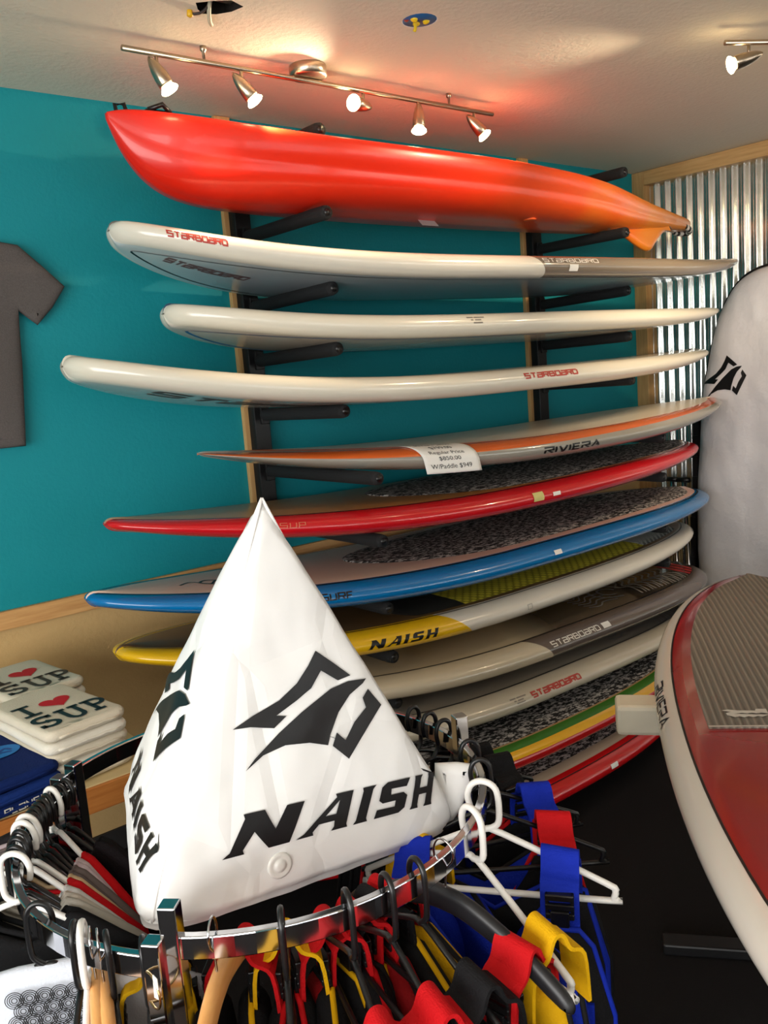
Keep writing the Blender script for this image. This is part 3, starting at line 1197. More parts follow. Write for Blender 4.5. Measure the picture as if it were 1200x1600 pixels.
ks = spline([(a, b, 0) for a, b, c, d in KST], 4)
kz = spline([(c, d, 0) for a, b, c, d in KST], 4)
V, F = [], []
full = [(yy, zz) for yy, zz in SEC] + [(-yy, zz) for yy, zz in SEC[-2:0:-1]]
m = len(full)
for A, B in zip(ks, kz):
    for yy, zz in full:
        V.append(Vector((A.x, KY - yy * A.y, B.y + (B.x - B.y) * zz)))
for i in range(len(ks) - 1):
    for k in range(m):
        F.append((i * m + k, i * m + (k + 1) % m, (i + 1) * m + (k + 1) % m, (i + 1) * m + k))
F.append(tuple(range(m - 1, -1, -1)))
F.append(tuple((len(ks) - 1) * m + k for k in range(m)))
kr = thing('kayak', 'red sit-on kayak fading to orange at its stern, on the topmost rack arms', 'kayak', (-1.9, KY, 2.31))
KO = Vector((-1.9, KY, 2.31))


def kpart(name, V, F, mat, smooth=True):
    return mesh(name, [Vector(v) - KO for v in V], F, mat, kr, smooth)


kpart('hull', V, F, KAYAK_M)
fp = sp2([(-.98, 2.325), (-.80, 2.34), (-.50, 2.36), (-.42, 2.350), (-.50, 2.315), (-.57, 2.262), (-.62, 2.225), (-.70, 2.235), (-.84, 2.29)], 4, True)
V, F = pillow(fp, .035, .03, .06)
kpart('skeg', [(v.x, KY - .05 + v.z, v.y) for v in V], F, KAYAK_M)
mb = MB().tube([(-3.375, KY, 2.565), (-3.38, KY, 2.60), (-3.35, KY, 2.605), (-3.34, KY, 2.57)], .007, 8)
kpart('bow_toggle', mb.V, mb.F, BLKPLAST)
mb = MB().box(-3.30, -3.22, KY - .05, KY - .02, 2.56, 2.585).tube([(-3.29, KY - .04, 2.585), (-3.25, KY - .06, 2.60), (-3.22, KY - .05, 2.58)], .008, 8)
kpart('bow_cleat', mb.V, mb.F, BLKPLAST)
mb = MB().tube(spline([(-.27, KY - .03, 2.375), (-.225, KY - .045, 2.345), (-.185, KY, 2.335), (-.225, KY + .045, 2.345), (-.27, KY + .03, 2.375)], 4), .014, 10)
t = NT('striped_grip')
wv = t.n('ShaderNodeTexWave')
wv.inputs['Scale'].default_value = 14
t.l(t.coord(), wv.inputs['Vector'])
t.base(t.ramp(wv.outputs[1], [(.45, lin((40, 34, 30))), (.55, lin((224, 216, 204)))]))
kpart('stern_handle', mb.V, mb.F, t.set(.3))
kpart('scupper', *(lambda q: (q.V, q.F))(MB().lathe([(.022, -.004), (.03, .0), (.022, .006)], Matrix.Translation((-1.62, KY - .13, 2.318)), 14)), plain((236, 96, 30), .4))
kpart('price_tag', [(-2.17, KY - .02, 2.315), (-2.08, KY - .02, 2.315), (-2.08, KY - .05, 2.285), (-2.17, KY - .05, 2.285)], [(3, 2, 1, 0)], plain((190, 196, 196), .6), False)

# ------------------------------------------------------------------ ceiling fittings


def pdir(a, b, c):
    return (RGT * a - UPV * b + FWD * c).normalized()


def emis(name, rgb, strength):
    t = NT(name)
    t.base(lin(rgb))
    nz = t.noise(t.coord(), 90, 1)
    t.b.inputs['Emission Color'].default_value = lin(rgb)
    t.l(t.math('MULTIPLY_ADD', nz, strength * .2, strength * .9), t.b.inputs['Emission Strength'])
    return t.set(.2)


BULB = emis('halogen_glow', (255, 226, 170), 22)


def spot_head(root, pos, d, watt, size=1.15):
    """bullet spot: stem from the bar, tapered body, glass lamp; its own light"""
    pv = pos + Vector((0, 0, -.048))
    st = MB().tube([pos, pv], .0055, 8).build('stem', NICKEL, root, True)
    q = Vector((0, 0, 1)).rotation_difference(d).to_matrix().to_4x4()
    M = Matrix.Translation(pv) @ q @ Matrix.Scale(size, 4)
    hd = MB().lathe([(.002, -.040), (.007, -.034), (.012, -.022), (.0165, -.006), (.0195, .014), (.0205, .036), (.0185, .040)], M, 20).build('spot_head', NICKEL, root, True)
    MB().lathe([(.013, .036), (.017, .042), (.024, .050), (.0245, .054), (.019, .058), (.010, .060)], M, 18).build('lamp', BULB, hd, True)
    L = bpy.data.lights.new('spot_beam', 'SPOT')
    L.energy, L.spot_size, L.spot_blend, L.color, L.shadow_soft_size = watt, math.radians(80), 1.0, (1.0, .78, .52), .02
    lo = bpy.data.objects.new('spot_beam', L)
    COL.objects.link(lo)
    lo.matrix_world = Matrix.Translation(pv + d * .09) @ Vector((0, 0, -1)).rotation_difference(d).to_matrix().to_4x4()


tl = thing('track_light', 'brushed nickel bar light with five bullet spots above the kayak', 'ceiling light')
BZ, BY = 2.698, -.618
MB().tube([(-3.425, BY, BZ), (-1.882, BY, BZ)], .0085, 12).build('bar', NICKEL, tl, True)
MB().lathe([(.060, 0), (.062, -.004), (.062, -.034), (.055, -.038)][::-1], Matrix.Translation((-2.775, BY - .005, CEIL)), 28).build('canopy', NICKEL, tl, True)
for x in (-3.16, -2.12):
    MB().lathe([(.010, 0), (.010, -.012), (.005, -.016), (.004, -.046)][::-1], Matrix.Translation((x, BY, CEIL)), 12).build('standoff', NICKEL, tl, True)
for x, d, w in ((-3.32, (.5, .75, .25), 26), (-3.032, (.55, .62, .25), 26), (-2.541, (-.55, .2, -.75), 26), (-2.281, (.02, 1, .0), 26), (-1.987, (.6, .55, .25), 26)):
    spot_head(tl, Vector((x, BY, BZ)), pdir(*d), w)
t2 = thing('track_light', 'second bar light with one glowing spot showing, at the right end of the ceiling', 'ceiling light')
A2, D2 = Vector((-1.756, -1.53, BZ)), Vector((.868, -.496, 0))
MB().tube([A2, A2 + D2 * 1.5], .0085, 12).build('bar', NICKEL, t2, True)
MB().lathe([(.060, 0), (.062, -.004), (.062, -.034), (.055, -.038)][::-1], Matrix.Translation(A2 + D2 * .75 + Vector((0, 0, CEIL - BZ))), 28).build('canopy', NICKEL, t2, True)
spot_head(t2, A2 + D2 * .085, pdir(-.8, .25, .15), 40)
for q, d in ((.45, (-.45, .35, .75)), (.85, (-.35, .45, .8)), (1.3, (-.6, .5, .5))):
    spot_head(t2, A2 + D2 * q, pdir(*d), 34)

jb = thing('junction_box', 'ragged square hole in the ceiling with loose wires', 'ceiling box', (-3.262, -.886, CEIL))
JM = plain((46, 40, 36), .8)
mb = MB()
for a, b_, c, d in ((-.085, .085, -.085, -.075), (-.085, .085, .075, .085), (-.085, -.075, -.085, .085), (.075, .085, -.085, .085)):
    mb.box(a, b_, c, d, .001, .07)
mb.box(-.085, .085, -.085, .085, .07, .075)
mb.build('box', JM, jb)
MB().tube(spline([(0, .0, .06), (-.01, .02, .01), (.01, .06, -.01), (.03, .085, -.012)], 5), .006, 8).build('wire', plain((206, 196, 170), .5), jb, True)
MB().tube(spline([(.02, .0, .06), (-.02, .03, .0), (-.05, .05, -.01)], 5), .004, 8).build('wire', plain((60, 50, 44), .5), jb, True)
MB().lathe([(.004, 0), (.009, .004), (.007, .02), (.004, .024)], Matrix.Translation((-.055, .052, -.018)), 10).build('wire_nut', plain((230, 176, 20), .4), jb, True)
MB().box(-.06, .05, -.04, .01, .02, .03).build('strap', plain((110, 104, 96), .4, .6), jb)
rb_ = thing('junction_box', 'round blue ceiling box with yellow wire nuts', 'ceiling box', (hc.x, hc.y, CEIL))
MB().lathe([(.0515, 0.0), (.0515, .05), (.01, .052)], None, 20).build('box', plain((20, 84, 140), .5), rb_, True)
for x, y, a in ((-.02, 0, .5), (.02, -.005, -.5), (.005, .02, 0)):
    MB().lathe([(.005, -.012), (.011, -.008), (.009, .012), (.004, .018)], Matrix.Translation((x, y, .004)) @ Matrix.Rotation(a, 4, 'Y'), 10).build('wire_nut', plain((236, 196, 24), .4), rb_, True)
MB().tube(spline([(-.03, 0, .03), (0, .02, -.008), (.004, .03, -.02)], 5), .005, 8).build('wire', plain((226, 190, 30), .5), rb_, True)
MB().tube(spline([(-.048, .01, .02), (-.035, .02, .0), (-.02, -.01, .03)], 5), .005, 8).build('wire', plain((176, 60, 40), .5), rb_, True)

# ------------------------------------------------------------------ grey T-shirt on the wall
cx = -3.885
half = [(.085, 2.262), (.17, 2.252), (.285, 2.235), (.36, 2.165), (.425, 2.10), (.375, 2.03), (.318, 1.972), (.285, 2.0), (.262, 2.02), (.25, 1.85), (.222, 1.57)]
ol = [(cx + a, z) for a, z in half] + [(cx - a, z) for a, z in half[::-1]] + [(cx - .05, 2.225), (cx, 2.215), (cx + .05, 2.225)]
t = NT('heather_grey')
co = t.coord()
t.base(t.mix(t.noise(co, 260, 3, .7), lin((66, 62, 62)), lin((112, 106, 104))))
t.bump(t.noise(co, 400, 2), .3, .002)
HEATHER = t.set(.9, spec=.2)
V, F = pillow(ol, .03, .03, .035, wave=lambda x, z: .005 * math.sin(14 * x + 9 * z) + .004 * noise.noise(Vector((x * 9, z * 5, 1))))
ts = thing('t_shirt', 'dark heather grey T-shirt pinned flat on the teal wall', 't-shirt', (cx, -.032, 1.9))
mesh('shirt_body', [Vector((v.x - cx, -v.z, v.y - 1.9)) for v in V], F, HEATHER, ts)
mb = MB().tube([(a, -.012, z - 1.9) for a, z in [(-.085, 2.262), (-.05, 2.225), (0, 2.213), (.05, 2.225), (.085, 2.262)]], .008, 8)
mb.build('collar', plain((58, 55, 55), .9), ts, True)
for sx in (-1, 1):
    MB().lathe([(.002, -.02), (.002, 0), (.006, .002)], Matrix.Translation((sx * .17, -.012, .345)) @ Matrix.Rotation(PI / 2, 4, 'X'), 10).build('pin', NICKEL, ts, True)

# ------------------------------------------------------------------ ray helper: where a sight line meets a surface


def sight(px, py):
    return (FWD + RGT * ((px - 600) / FPX) - UPV * ((py - 800) / FPX)).normalized()


def bvh_of(V, F):
    return BVHTree.FromPolygons([tuple(v) for v in V], F)


def on_surface(bv, V2, off=.0015):
    out = []
    for px, py in V2:
        h = bv.ray_cast(CAM_POS, sight(px, py))
        if h[0] is None:
            return None
        n = h[1] if h[1].dot(sight(px, py)) < 0 else -h[1]
        out.append(h[0] + n * off)
    return out


# ------------------------------------------------------------------ silver board bag against the corrugated wall
BX, BYC = -.11, -.90
bo = [(0, 2.115), (.10, 2.105), (.19, 2.065), (.265, 1.98), (.32, 1.86), (.365, 1.70), (.40, 1.50), (.425, 1.25), (.435, .95), (.43, .6), (.40, .25), (.33, .06), (.2, .012)]
bo = [(BYC + a, z) for a, z in bo] + [(BYC - a, z) for a, z in bo[:0:-1]]
bo = sp2(bo, 3, True)


def crease(y, z):
    p = Vector((y * 3.2, z * 1.6, .3))
    return .016 * noise.noise(p * 1.6) + .008 * noise.noise(p * 4.0) + .006 * abs(noise.noise(Vector((y * 2 + z, z * 2.3 - y, 4))))


V, F = pillow(bo, .17, .13, .035, wave=crease)
Mbag = lambda v: Vector((BX + .0 - v.z + (2.1 - v.y) * -.045, v.x, v.y))
Vb = [Mbag(v) for v in V]
t = NT('bag_fabric')
co = t.coord()
n1 = t.noise(co, 5, 5, .6)
t.base(t.mix(t.noise(co, 2, 2), lin((216, 214, 220)), lin((234, 231, 230))))
t.bump(n1, .5, .03)
BAGM = t.set(.42, .0, .0)
bg = thing('board_bag', 'tall silvery white board bag with black edging leaning on the corrugated wall', 'board bag', (BX, BYC, 0))
BO = Vector((BX, BYC, 0))
mesh('bag_shell', [v - BO for v in Vb], F, BAGM, bg)
mb = MB().tube([Mbag(Vector((y, z, 0))) - BO for y, z in bo], .011, 8, True)
mb.build('piping', BLK, bg, True)
bvb = bvh_of(Vb, F)
ev, ef = poly(EMBLEM, 9e9)
ev = [(1132 + (a - 620) * .150, 588 + (b - 690) * .185) for a, b in ev]
ev, ef = refine2d((ev, ef), 6)
keep = [bvb.ray_cast(CAM_POS, sight(*p))[0] is not None for p in ev]
ef = [f for f in ef if all(keep[i] for i in f)]
pts = []
for i, p in enumerate(ev):
    h = bvb.ray_cast(CAM_POS, sight(*p))
    pts.append((h[0] - sight(*p) * .004 - BO) if h[0] is not None else Vector((0, 0, 1)))
mesh('emblem', pts, ef, TXT_BLK, bg, False)
mb = MB()
for i in range(9):
    z0, z1 = .32 + i * .115, .32 + (i + 1) * .115
    yy = BYC + .455 + (.012 if i < 5 else .004)
    mb.box(BX - .02 + (2.1 - z0) * -.045 - BX, BX + .02 + (2.1 - z0) * -.045 - BX, yy - .028 - BYC, yy + .004 - BYC, z0, z1)
mb.build('side_strap', BLK, bg)
MB().tube([(-.06, .47 + .03 * math.cos(k * PI / 6) * .6, 1.14 + .022 * math.sin(k * PI / 6)) for k in range(12)], .004, 8, True).build('clip', BLKPLAST, bg, True)
MB().lathe([(.010, -.004), (.010, .004), (.004, .006)], Matrix.Translation((-.10, .448, .88)) @ Matrix.Rotation(-PI / 2, 4, 'Y'), 12).build('snap', WHTPLAST, bg, True)

# paddles leaning in the corner behind the stack
for k, (y0, y1, lab) in enumerate(((-.415, -.50, 'thin silver paddle shaft leaning in the corner, nearer the board bag'), (-.34, -.42, 'thin silver paddle shaft leaning in the corner, nearer the stacked boards'))):
    pd = thing('paddle', lab, 'paddle', (-.30, y1, 0), 0, 'paddles in the corner')
    a, b_ = Vector((.0, 0, .01)), Vector((.16, y0 - y1 + .06, .98))
    MB().tube([a, b_], .013, 12).build('shaft', CHROME, pd, True)
    V, F = pillow(sp2([(-.03, 0), (-.085, .12), (-.095, .30), (-.02, .44), (.02, .44), (.095, .30), (.085, .12), (.03, 0)], 4, True), .02, .04, .05)
    mesh('blade', [Vector((v.z, v.x, v.y + .01)) for v in V], F, plain((40, 44, 50), .3), pd)
    MB().tube([b_ + Vector((0, -.04, 0)), b_ + Vector((0, .04, 0))], .015, 10).build('grip', BLKPLAST, pd, True)

# ------------------------------------------------------------------ big red board on a stand in the foreground
ex = Vector((.79, .613, 0)).normalized()
far = Vector((-1.513, -1.456, 0))
LR = 2.95
c = far - ex * (LR / 2) + Vector((0, 0, .825))
ey = Vector((-ex.y, ex.x, 0))
MR = Matrix(((ex.x, ey.x, 0, c.x), (ex.y, ey.y, 0, c.y), (0, 0, 1, c.z), (0, 0, 0, 1)))
b = Board(0, 0, 0, 0, 0, .03, .015, .44, .115, M=MR, L=LR, nose=(2.2, .62), tail=(2.2, .60), tipn=.4, tipt=.5, rail=.075)
r = b.thing('paddle_board', 'large white railed paddle board with glossy red deck and grey ribbed pad in the foreground', None)
b.body(r, [zone_mat('glossy_red_deck', (152, 10, 18), [], .12, 1.0), zone_mat('ivory_rail', (224, 216, 204), [((150, 10, 18), 0, 1.0, .76, .01)], .22, .5), zone_mat('ivory_bottom', (200, 190, 176), [])])
b.pinline(r, TXT_BLK, 1.19, .005)
t = NT('ribbed_grey_pad')
sp = t.n('ShaderNodeSeparateXYZ')
t.l(t.coord(), sp.inputs[0])
w_ = t.math('SINE', t.math('MULTIPLY', sp.outputs[1], 2 * PI / .0165))
t.base(t.mix(t.math('MULTIPLY_ADD', w_, .5, .5), lin((112, 104, 94)), lin((144, 134, 122))))
t.bump(w_, .9, .003)
RIB = t.set(.8)
b.pad(r, RIB, -.02, 1.42, .93, front=0, back=4)
b.strip(r, 'pad_edge', plain((196, 186, 176), .7), lambda q: (b.deck(-.02 / LR * 2, q, .0065), Vector((1, 0, 0))), [-.93 + 1.86 * i / 12 for i in range(13)], .008)
b.rail_decal(r, fitw(word('rIVIEra', .045, .17, .20), .27, .040), TXT_BLK, .19, .55, side=1, flip=True)
logo = poly([[(-.055, .022), (-.040, .028), (-.02, .022), (.02, .02), (.022, .03), (.045, .03), (.045, .004), (.03, .007), (.02, .003), (.01, .007), (0, .003), (-.01, .007), (-.03, .002), (.0, -.001), (.045, -.004), (.03, -.016), (.02, -.012), (.01, -.018), (0, -.013), (-.01, -.019), (-.02, -.013), (-.03, -.018), (-.045, -.006), (-.047, .006), (-.035, .014)]], 9)
b.deck_decal(r, logo, plain((206, 200, 190), .6), .045, .245, -PI / 2, 'pad_logo', off=.0075)
b.deck_decal(r, word('rIVIEra', .045, .2, .2), TXT_WHT, -.10, -.02, PI / 2 + PI, 'deck_lettering')
BOARDS['front'] = b
stn = thing('board_stand', 'black floor stand with white foam cross pads under the red decked board', 'stand', (c.x, c.y, 0), math.atan2(ex.y, ex.x))
for x in (.42, -.75):
    MB().tube([(x, 0, .03), (x, 0, .70)], .022, 12).build('post', BLACKMETAL, stn, True)
    MB().box(x - .03, x + .03, -.36, .42, 0.0, .035).build('foot', BLACKMETAL, stn, bevel=.006)
    zt = b.bottom(2 * x / LR, 0).z + .825
    MB().box(x - .05, x + .05, -.28 if x < 0 else -.40, .28 if x < 0 else .53, zt - .09, zt - .003).build('foam_pad', plain((222, 212, 192), .6), stn, bevel=.012)
MB().box(-.75, .42, -.02, .02, .0, .03).build('spine', BLACKMETAL, stn, bevel=.004)

# ------------------------------------------------------------------ table with folded T-shirts
TZ = .72
tb = thing('display_table', 'tan topped display table with wooden edge below the chair rail', 'table', (-4.5, -.46, 0))
MB().box(-.95, .82, -.47, .43, TZ - .028, TZ).build('table_top', plain((214, 192, 142), .5, bump=.1), tb, bevel=.003)
MB().box(-.95, .82, -.482, -.4705, TZ - .07, TZ - .001).build('front_edge', wood_mat('oak_edge', (176, 104, 44), (196, 126, 60), axis=0, knots=False), tb, bevel=.002)
for x in (-.9, .42):
    for y in (-.42, .38):
        MB().box(x - .025, x + .025, y - .025, y + .025, 0, TZ - .029).build('leg', plain((120, 78, 40), .5), tb, bevel=.003)

COTTON = plain((232, 226, 212), .9, var=.03, bump=.35, bscale=220, spec=.15)
COTTON2 = plain((222, 212, 192), .9, var=.03, bump=.35, bscale=220, spec=.15)
NAVY = plain((24, 52, 122), .9, var=.08, bump=.35, bscale=220, spec=.15)
NAVY2 = plain((18, 40, 100), .9, var=.08, bump=.35, bscale=220, spec=.15)
REDINK = plain((206, 20, 36), .7, var=.02)


def rrect(w, l, r=.03, n=4):
    P = []
    for cx_, cy_, a0 in ((w / 2 - r, l / 2 - r, 0), (-w / 2 + r, l / 2 - r, PI / 2), (-w / 2 + r, -l / 2 + r, PI), (w / 2 - r, -l / 2 + r, 1.5 * PI)):
        for k in range(n + 1):
            a = a0 + PI / 2 * k / n
            P.append((cx_ + r * math.cos(a), cy_ + r * math.sin(a)))
    return P


def folded(name_label, loc, rz, w, l, h, mat, group, seed):
    o = thing('folded_t_shirt', name_label, 't-shirt', loc, rz, group)
    V, F = pillow(rrect(w, l), h, .016, .035, wave=lambda x, y: .0025 * noise.noise(Vector((x * 9, y * 9, seed))))
    mesh('folded_cloth', [v + Vector((0, 0, h / 2)) for v in V], F, mat, o)
    # the fold line that shows along the front edge
    pth = [(-w / 2 + .03 + (w - .06) * k / 8, -l / 2 - .001, h * (.45 + .15 * noise.noise(Vector((k * .9, seed, 2))))) for k in range(9)]
    MB().tube(pth, .0035, 6).build('fold', mat, o, True)
    return o


def slab_letter(strokes, w):
    return merge2d([stroke2d(p, w) for p in strokes])


def arc(cx_, cy_, rx, ry, a0, a1, n=10):
    return [(cx_ + rx * math.cos(math.radians(a0 + (a1 - a0) * k / n)), cy_ + ry * math.sin(math.radians(a0 + (a1 - a0) * k / n))) for k in range(n + 1)]


def love_print():
    """typewriter capitals: I heart / SUP, about 1.9 wide x 1.75 tall"""
    k = .13
    I = [[(.30, 1.08), (.30, 1.88)], [(.08, 1.08), (.52, 1.08)], [(.08, 1.86), (.52, 1.86)]]
    Sg = [arc(.28, .59, .22, .20, 30, 270, 10) + arc(.28, .20, .22, .19, 90, -150, 10), [(.47, .62), (.47, .82)], [(.08, -.02), (.08, .2)]]
    U = [[(.80, .80), (.80, .25)] + arc(.98, .22, .18, .22, 180, 360, 8) + [(1.16, .8)], [(.66, .80), (.94, .80)], [(1.02, .80), (1.30, .80)]]
    Pg = [[(1.50, 0), (1.50, .80)], [(1.36, .0), (1.66, .0)], [(1.36, .80), (1.62, .80)] + arc(1.66, .60, .20, .20, 90, -90, 8) + [(1.5, .40)]]
    V, F = merge2d([slab_letter(q, k) for q in (I, Sg, U, Pg)])
    ht = []
    for q in range(40):
        a = 2 * PI * q / 40
        ht.append((1.10 + .40 * (math.sin(a) ** 3) * 1.0, 1.50 + .026 * (13 * math.cos(a) - 5 * math.cos(2 * a) - 2 * math.cos(3 * a) - math.cos(4 * a))))
    H = poly([ht[:-1] if ht[0] == ht[-1] else ht], 9)
    return (V, F), H


def lay(VF, sc, dx, dy, z, rot=0):
    V, F = refine2d(VF, .3)
    c_, s_ = math.cos(rot), math.sin(rot)
    return [Vector(((x * c_ - y * s_) * sc + dx, (x * s_ + y * c_) * sc + dy, z)) for x, y in V], F


def tee_stack(cx_, cy_, rz, n, w, l, h, labels, group, mat, mat2, printed):
    z = TZ + .001
    o = None
    for k in range(n):
        rnd = random.Random(k * 7 + n)
        o = folded(labels[k], (cx_ + rnd.uniform(-.008, .008), cy_ + rnd.uniform(-.008, .008), z), rz + rnd.uniform(-.05, .05) * (k < n - 1), w * rnd.uniform(.97, 1.03), l * rnd.uniform(.97, 1.03), h, mat if k % 2 else mat2, group, k + cx_)
        z += h + .0005
    if printed:
        A, H = love_print()
        sc = w / 2.15
        V, F = lay(A, sc, -sc * .95, -.135, h + .0022)
        mesh('lettering', V, F, TXT_BLK, o, False)
        V, F = lay(H, sc, -sc * .95, -.135, h + .0024)
        mesh('heart', V, F, REDINK, o, False)
    return o


ordn = ['bottom', 'second lowest', 'middle', 'second highest']
tee_stack(-3.865, -.345, .14, 5, .24, .34, .030, ['%s white folded T-shirt in the stack against the wall' % q for q in ordn] + ['white folded T-shirt printed I heart SUP, on the stack against the wall'], 'white folded T-shirts by the wall', COTTON, COTTON2, True)
tee_stack(-3.895, -.715, .14, 5, .235, .36, .032, ['%s white folded T-shirt in the stack nearer the clothes rack' % q for q in ordn] + ['white folded T-shirt printed I heart SUP, fully readable, nearer the clothes rack'], 'white folded T-shirts by the rack', COTTON, COTTON2, True)
o = tee_stack(-4.115, -.775, .16, 3, .27, .33, .030, ['lowest navy folded T-shirt at the table edge, with white lettering on its side', 'middle navy folded T-shirt at the table edge', 'top navy folded T-shirt with light blue round print'], 'navy folded T-shirts', NAVY, NAVY2, False)
V, F = lay(poly([arc(0, 0, .055, .042, 0, 351, 39)], 9), 1, .055, .02, .0325)
mesh('round_print', V, F, plain((20, 120, 196), .7), o, False)
V, F = lay(merge2d([stroke2d(sp2([(-.03, .01), (-.01, .02), (0, 0), (.02, .01), (.03, -.01)], 4), .008), stroke2d(sp2([(-.02, -.02), (.0, -.01), (.025, -.022)], 4), .007)]), 1, .055, .02, .0332)
mesh('round_print_mark', V, F, plain((16, 70, 150), .7), o, False)
V, F = lay(word('RT', .030, .2, .2), 1, -.04, -.02, .0325)
mesh('white_print', V, F, TXT_WHT, o, False)
low = [q for q in bpy.data.objects if q.name.startswith('folded_t_shirt') and q.get('label', '').startswith('lowest navy')][0]
V, F = refine2d(fitw(word('PLANET', .02, .2, .2), .11, .020), .02)
mesh('side_lettering', [Vector((x + .03, -.1665 - .001, y + .016)) for x, y in V], F, TXT_WHT, low, False)
V, F = merge2d([stroke2d(arc(0, 0, .012, .012, 0, 360, 14), .004), stroke2d([(-.006, .006), (.006, -.006)], .004)])
mesh('side_badge', [Vector((x + .105, -.1675, y + .017)) for x, y in V], F, TXT_WHT, low, False)
folded('second navy folded T-shirt pile top, half hidden at the frame edge', (-4.28, -.43, TZ + .001), .15, .27, .33, .10, NAVY, 'navy folded T-shirts', 9)

# ------------------------------------------------------------------ inflatable buoy
A_ = Vector((-4.212, -1.985, .958))
B_ = Vector((-3.605, -2.035, .905))
C_ = Vector((-4.067, -1.612, 1.010))
T_ = Vector((-3.913, -1.942, 1.551))
CEN = (A_ + B_ + C_ + T_) / 4


def inflate(p0, p1, p2, b0, b1, b2):
    p = p0 * b0 + p1 * b1 + p2 * b2
    q = 3 * (b0 * b1 + b1 * b2 + b2 * b0)
    mm = max(0, 27 * b0 * b1 * b2)
    k = 1 - .07 * q + .262 * mm ** .52
    mx = max(b0 if p0 is not T_ else 0, b1 if p1 is not T_ else 0, b2 if p2 is not T_ else 0)
    if mx > .8:
        k *= 1 - .10 * ((mx - .8) / .2) ** 2
    p = CEN + (p - CEN) * k
    d = noise.noise(p * 14) * .0035 + noise.noise(Vector((p.x * 30, p.y * 30, p.z * 9))) * .0025 * (1 - mm)
    for c_ in (p0, p1, p2):                      # radial puckers towards the corners
        e = p - c_
        g = math.exp(-e.length / .12)
        d += .010 * g * math.sin(9 * math.atan2(e.x * .7 + e.y, e.z + .001))
    return p + (p - CEN).normalized() * d * (mm ** .3)


NB = 40


def face_grid(p0, p1, p2):
    V, F, idx = [], [], {}
    for i in range(NB + 1):
        for j in range(NB + 1 - i):
            idx[(i, j)] = len(V)
            V.append(inflate(p0, p1, p2, i / NB, j / NB, 1 - (i + j) / NB))
    for i in range(NB):
        for j in range(NB - i):
            F.append((idx[(i, j)], idx[(i + 1, j)], idx[(i, j + 1)]))
            if j < NB - i - 1:
                F.append((idx[(i + 1, j)], idx[(i + 1, j + 1)], idx[(i, j + 1)]))
    return V, F


t = NT('white_vinyl')
co = t.coord()
n1 = t.noise(co, 6, 2, .5)
t.base(t.mix(t.noise(co, 3, 2), lin((238, 238, 238)), lin((246, 246, 245))))
vo = t.n('ShaderNodeTexVoronoi', feature='DISTANCE_TO_EDGE')
vo.inputs['Scale'].default_value = 6.5
mpv = t.n('ShaderNodeMapping')
mpv.inputs['Scale'].default_value = (1, 1, .55)
t.l(co, mpv.inputs[0])
t.l(mpv.outputs[0], vo.inputs['Vector'])
cr = t.math('MULTIPLY', vo.outputs['Distance'], 9.0, clamp=True)
t.bump(t.math('ADD', t.math('MULTIPLY', n1, 1.0), t.math('MULTIPLY', cr, .10)), .6, .03)
VINYL = t.set(.35)
by = thing('inflatable_buoy', 'white inflatable tetrahedron buoy printed NAISH with emblem, on top of the clothes rack', 'buoy', CEN)
faces = {'front': (T_, A_, B_), 'left': (T_, C_, A_), 'back': (T_, B_, C_), 'base': (A_, C_, B_)}
bm = bmesh.new()
for k, (p0, p1, p2) in faces.items():
    V, F = face_grid(p0, p1, p2)
    bv_ = [bm.verts.new(v - CEN) for v in V]
    for f_ in F:
        bm.faces.new([bv_[i] for i in f_])
bmesh.ops.remove_doubles(bm, verts=bm.verts[:], dist=.0008)
bmesh.ops.recalc_face_normals(bm, faces=bm.faces[:])
me = bpy.data.meshes.new('vinyl_skin')
bm.to_mesh(me)
bm.free()
me.materials.append(VINYL)
me.polygons.foreach_set('use_smooth', [True] * len(me.polygons))
link(bpy.data.objects.new('vinyl_skin', me), by)
for p0, p1 in ((T_, A_), (T_, B_), (T_, C_), (A_, B_), (B_, C_), (A_, C_)):
    pth = []
    for k in range(31):
        e = k / 30
        pth.append(inflate(p0, p1, p0, 1 - e, e, 0) - CEN)
    MB().tube(pth, .0028, 6).build('welded_seam', VINYL, by, True)
# corner ears: flat welded tips
for P_, pl, d1, d2 in ((B_, [(-.060, .115), (-.02, .117), (.012, .113), (.008, .085), (-.01, .035), (-.03, .005), (-.06, .02)], RGT, UPV),):
    V, F = pillow(pl, .022, .02, .02)
    mesh('corner_tab', [P_ + d1 * v.x + d2 * v.y - FWD * v.z - CEN for v in V], F, VINYL, by)


def tri_tree(fc):
    V, F = face_grid(*fc)
    return V, F, bvh_of(V, F)


FV, FF, FB = tri_tree(faces['front'])


GRID = [(i / NB, j / NB) for i in range(NB + 1) for j in range(NB + 1 - i)]


def face_coord(px, py):
    """face coordinates where a sight line meets the front face"""
    h = FB.ray_cast(CAM_POS, sight(px, py))
    if h[0] is None:
        h = FB.find_nearest(CAM_POS + sight(px, py) * 1.15)
    p, tri = h[0], FF[h[2]]
    a, b_, c_ = (FV[k] for k in tri)
    n = (b_ - a).cross(c_ - a)
    w0 = (c_ - b_).cross(p - b_).dot(n) / n.length_squared
    w1 = (a - c_).cross(p - c_).dot(n) / n.length_squared
    w = (w0, w1, 1 - w0 - w1)
    return tuple(sum(w[k] * GRID[tri[k]][q] for k in range(3)) for q in (0, 1))


def on_face(fc, i0, j0, off=.0028):
    e = 2e-3
    p = inflate(*fc, i0, j0, 1 - i0 - j0)
    du = inflate(*fc, i0 + e, j0, 1 - i0 - j0 - e) - p
    dv = inflate(*fc, i0, j0 + e, 1 - i0 - j0 - e) - p
    n = du.cross(dv).normalized()
    if n.dot(p - CEN) < 0:
        n = -n
    return p + n * off


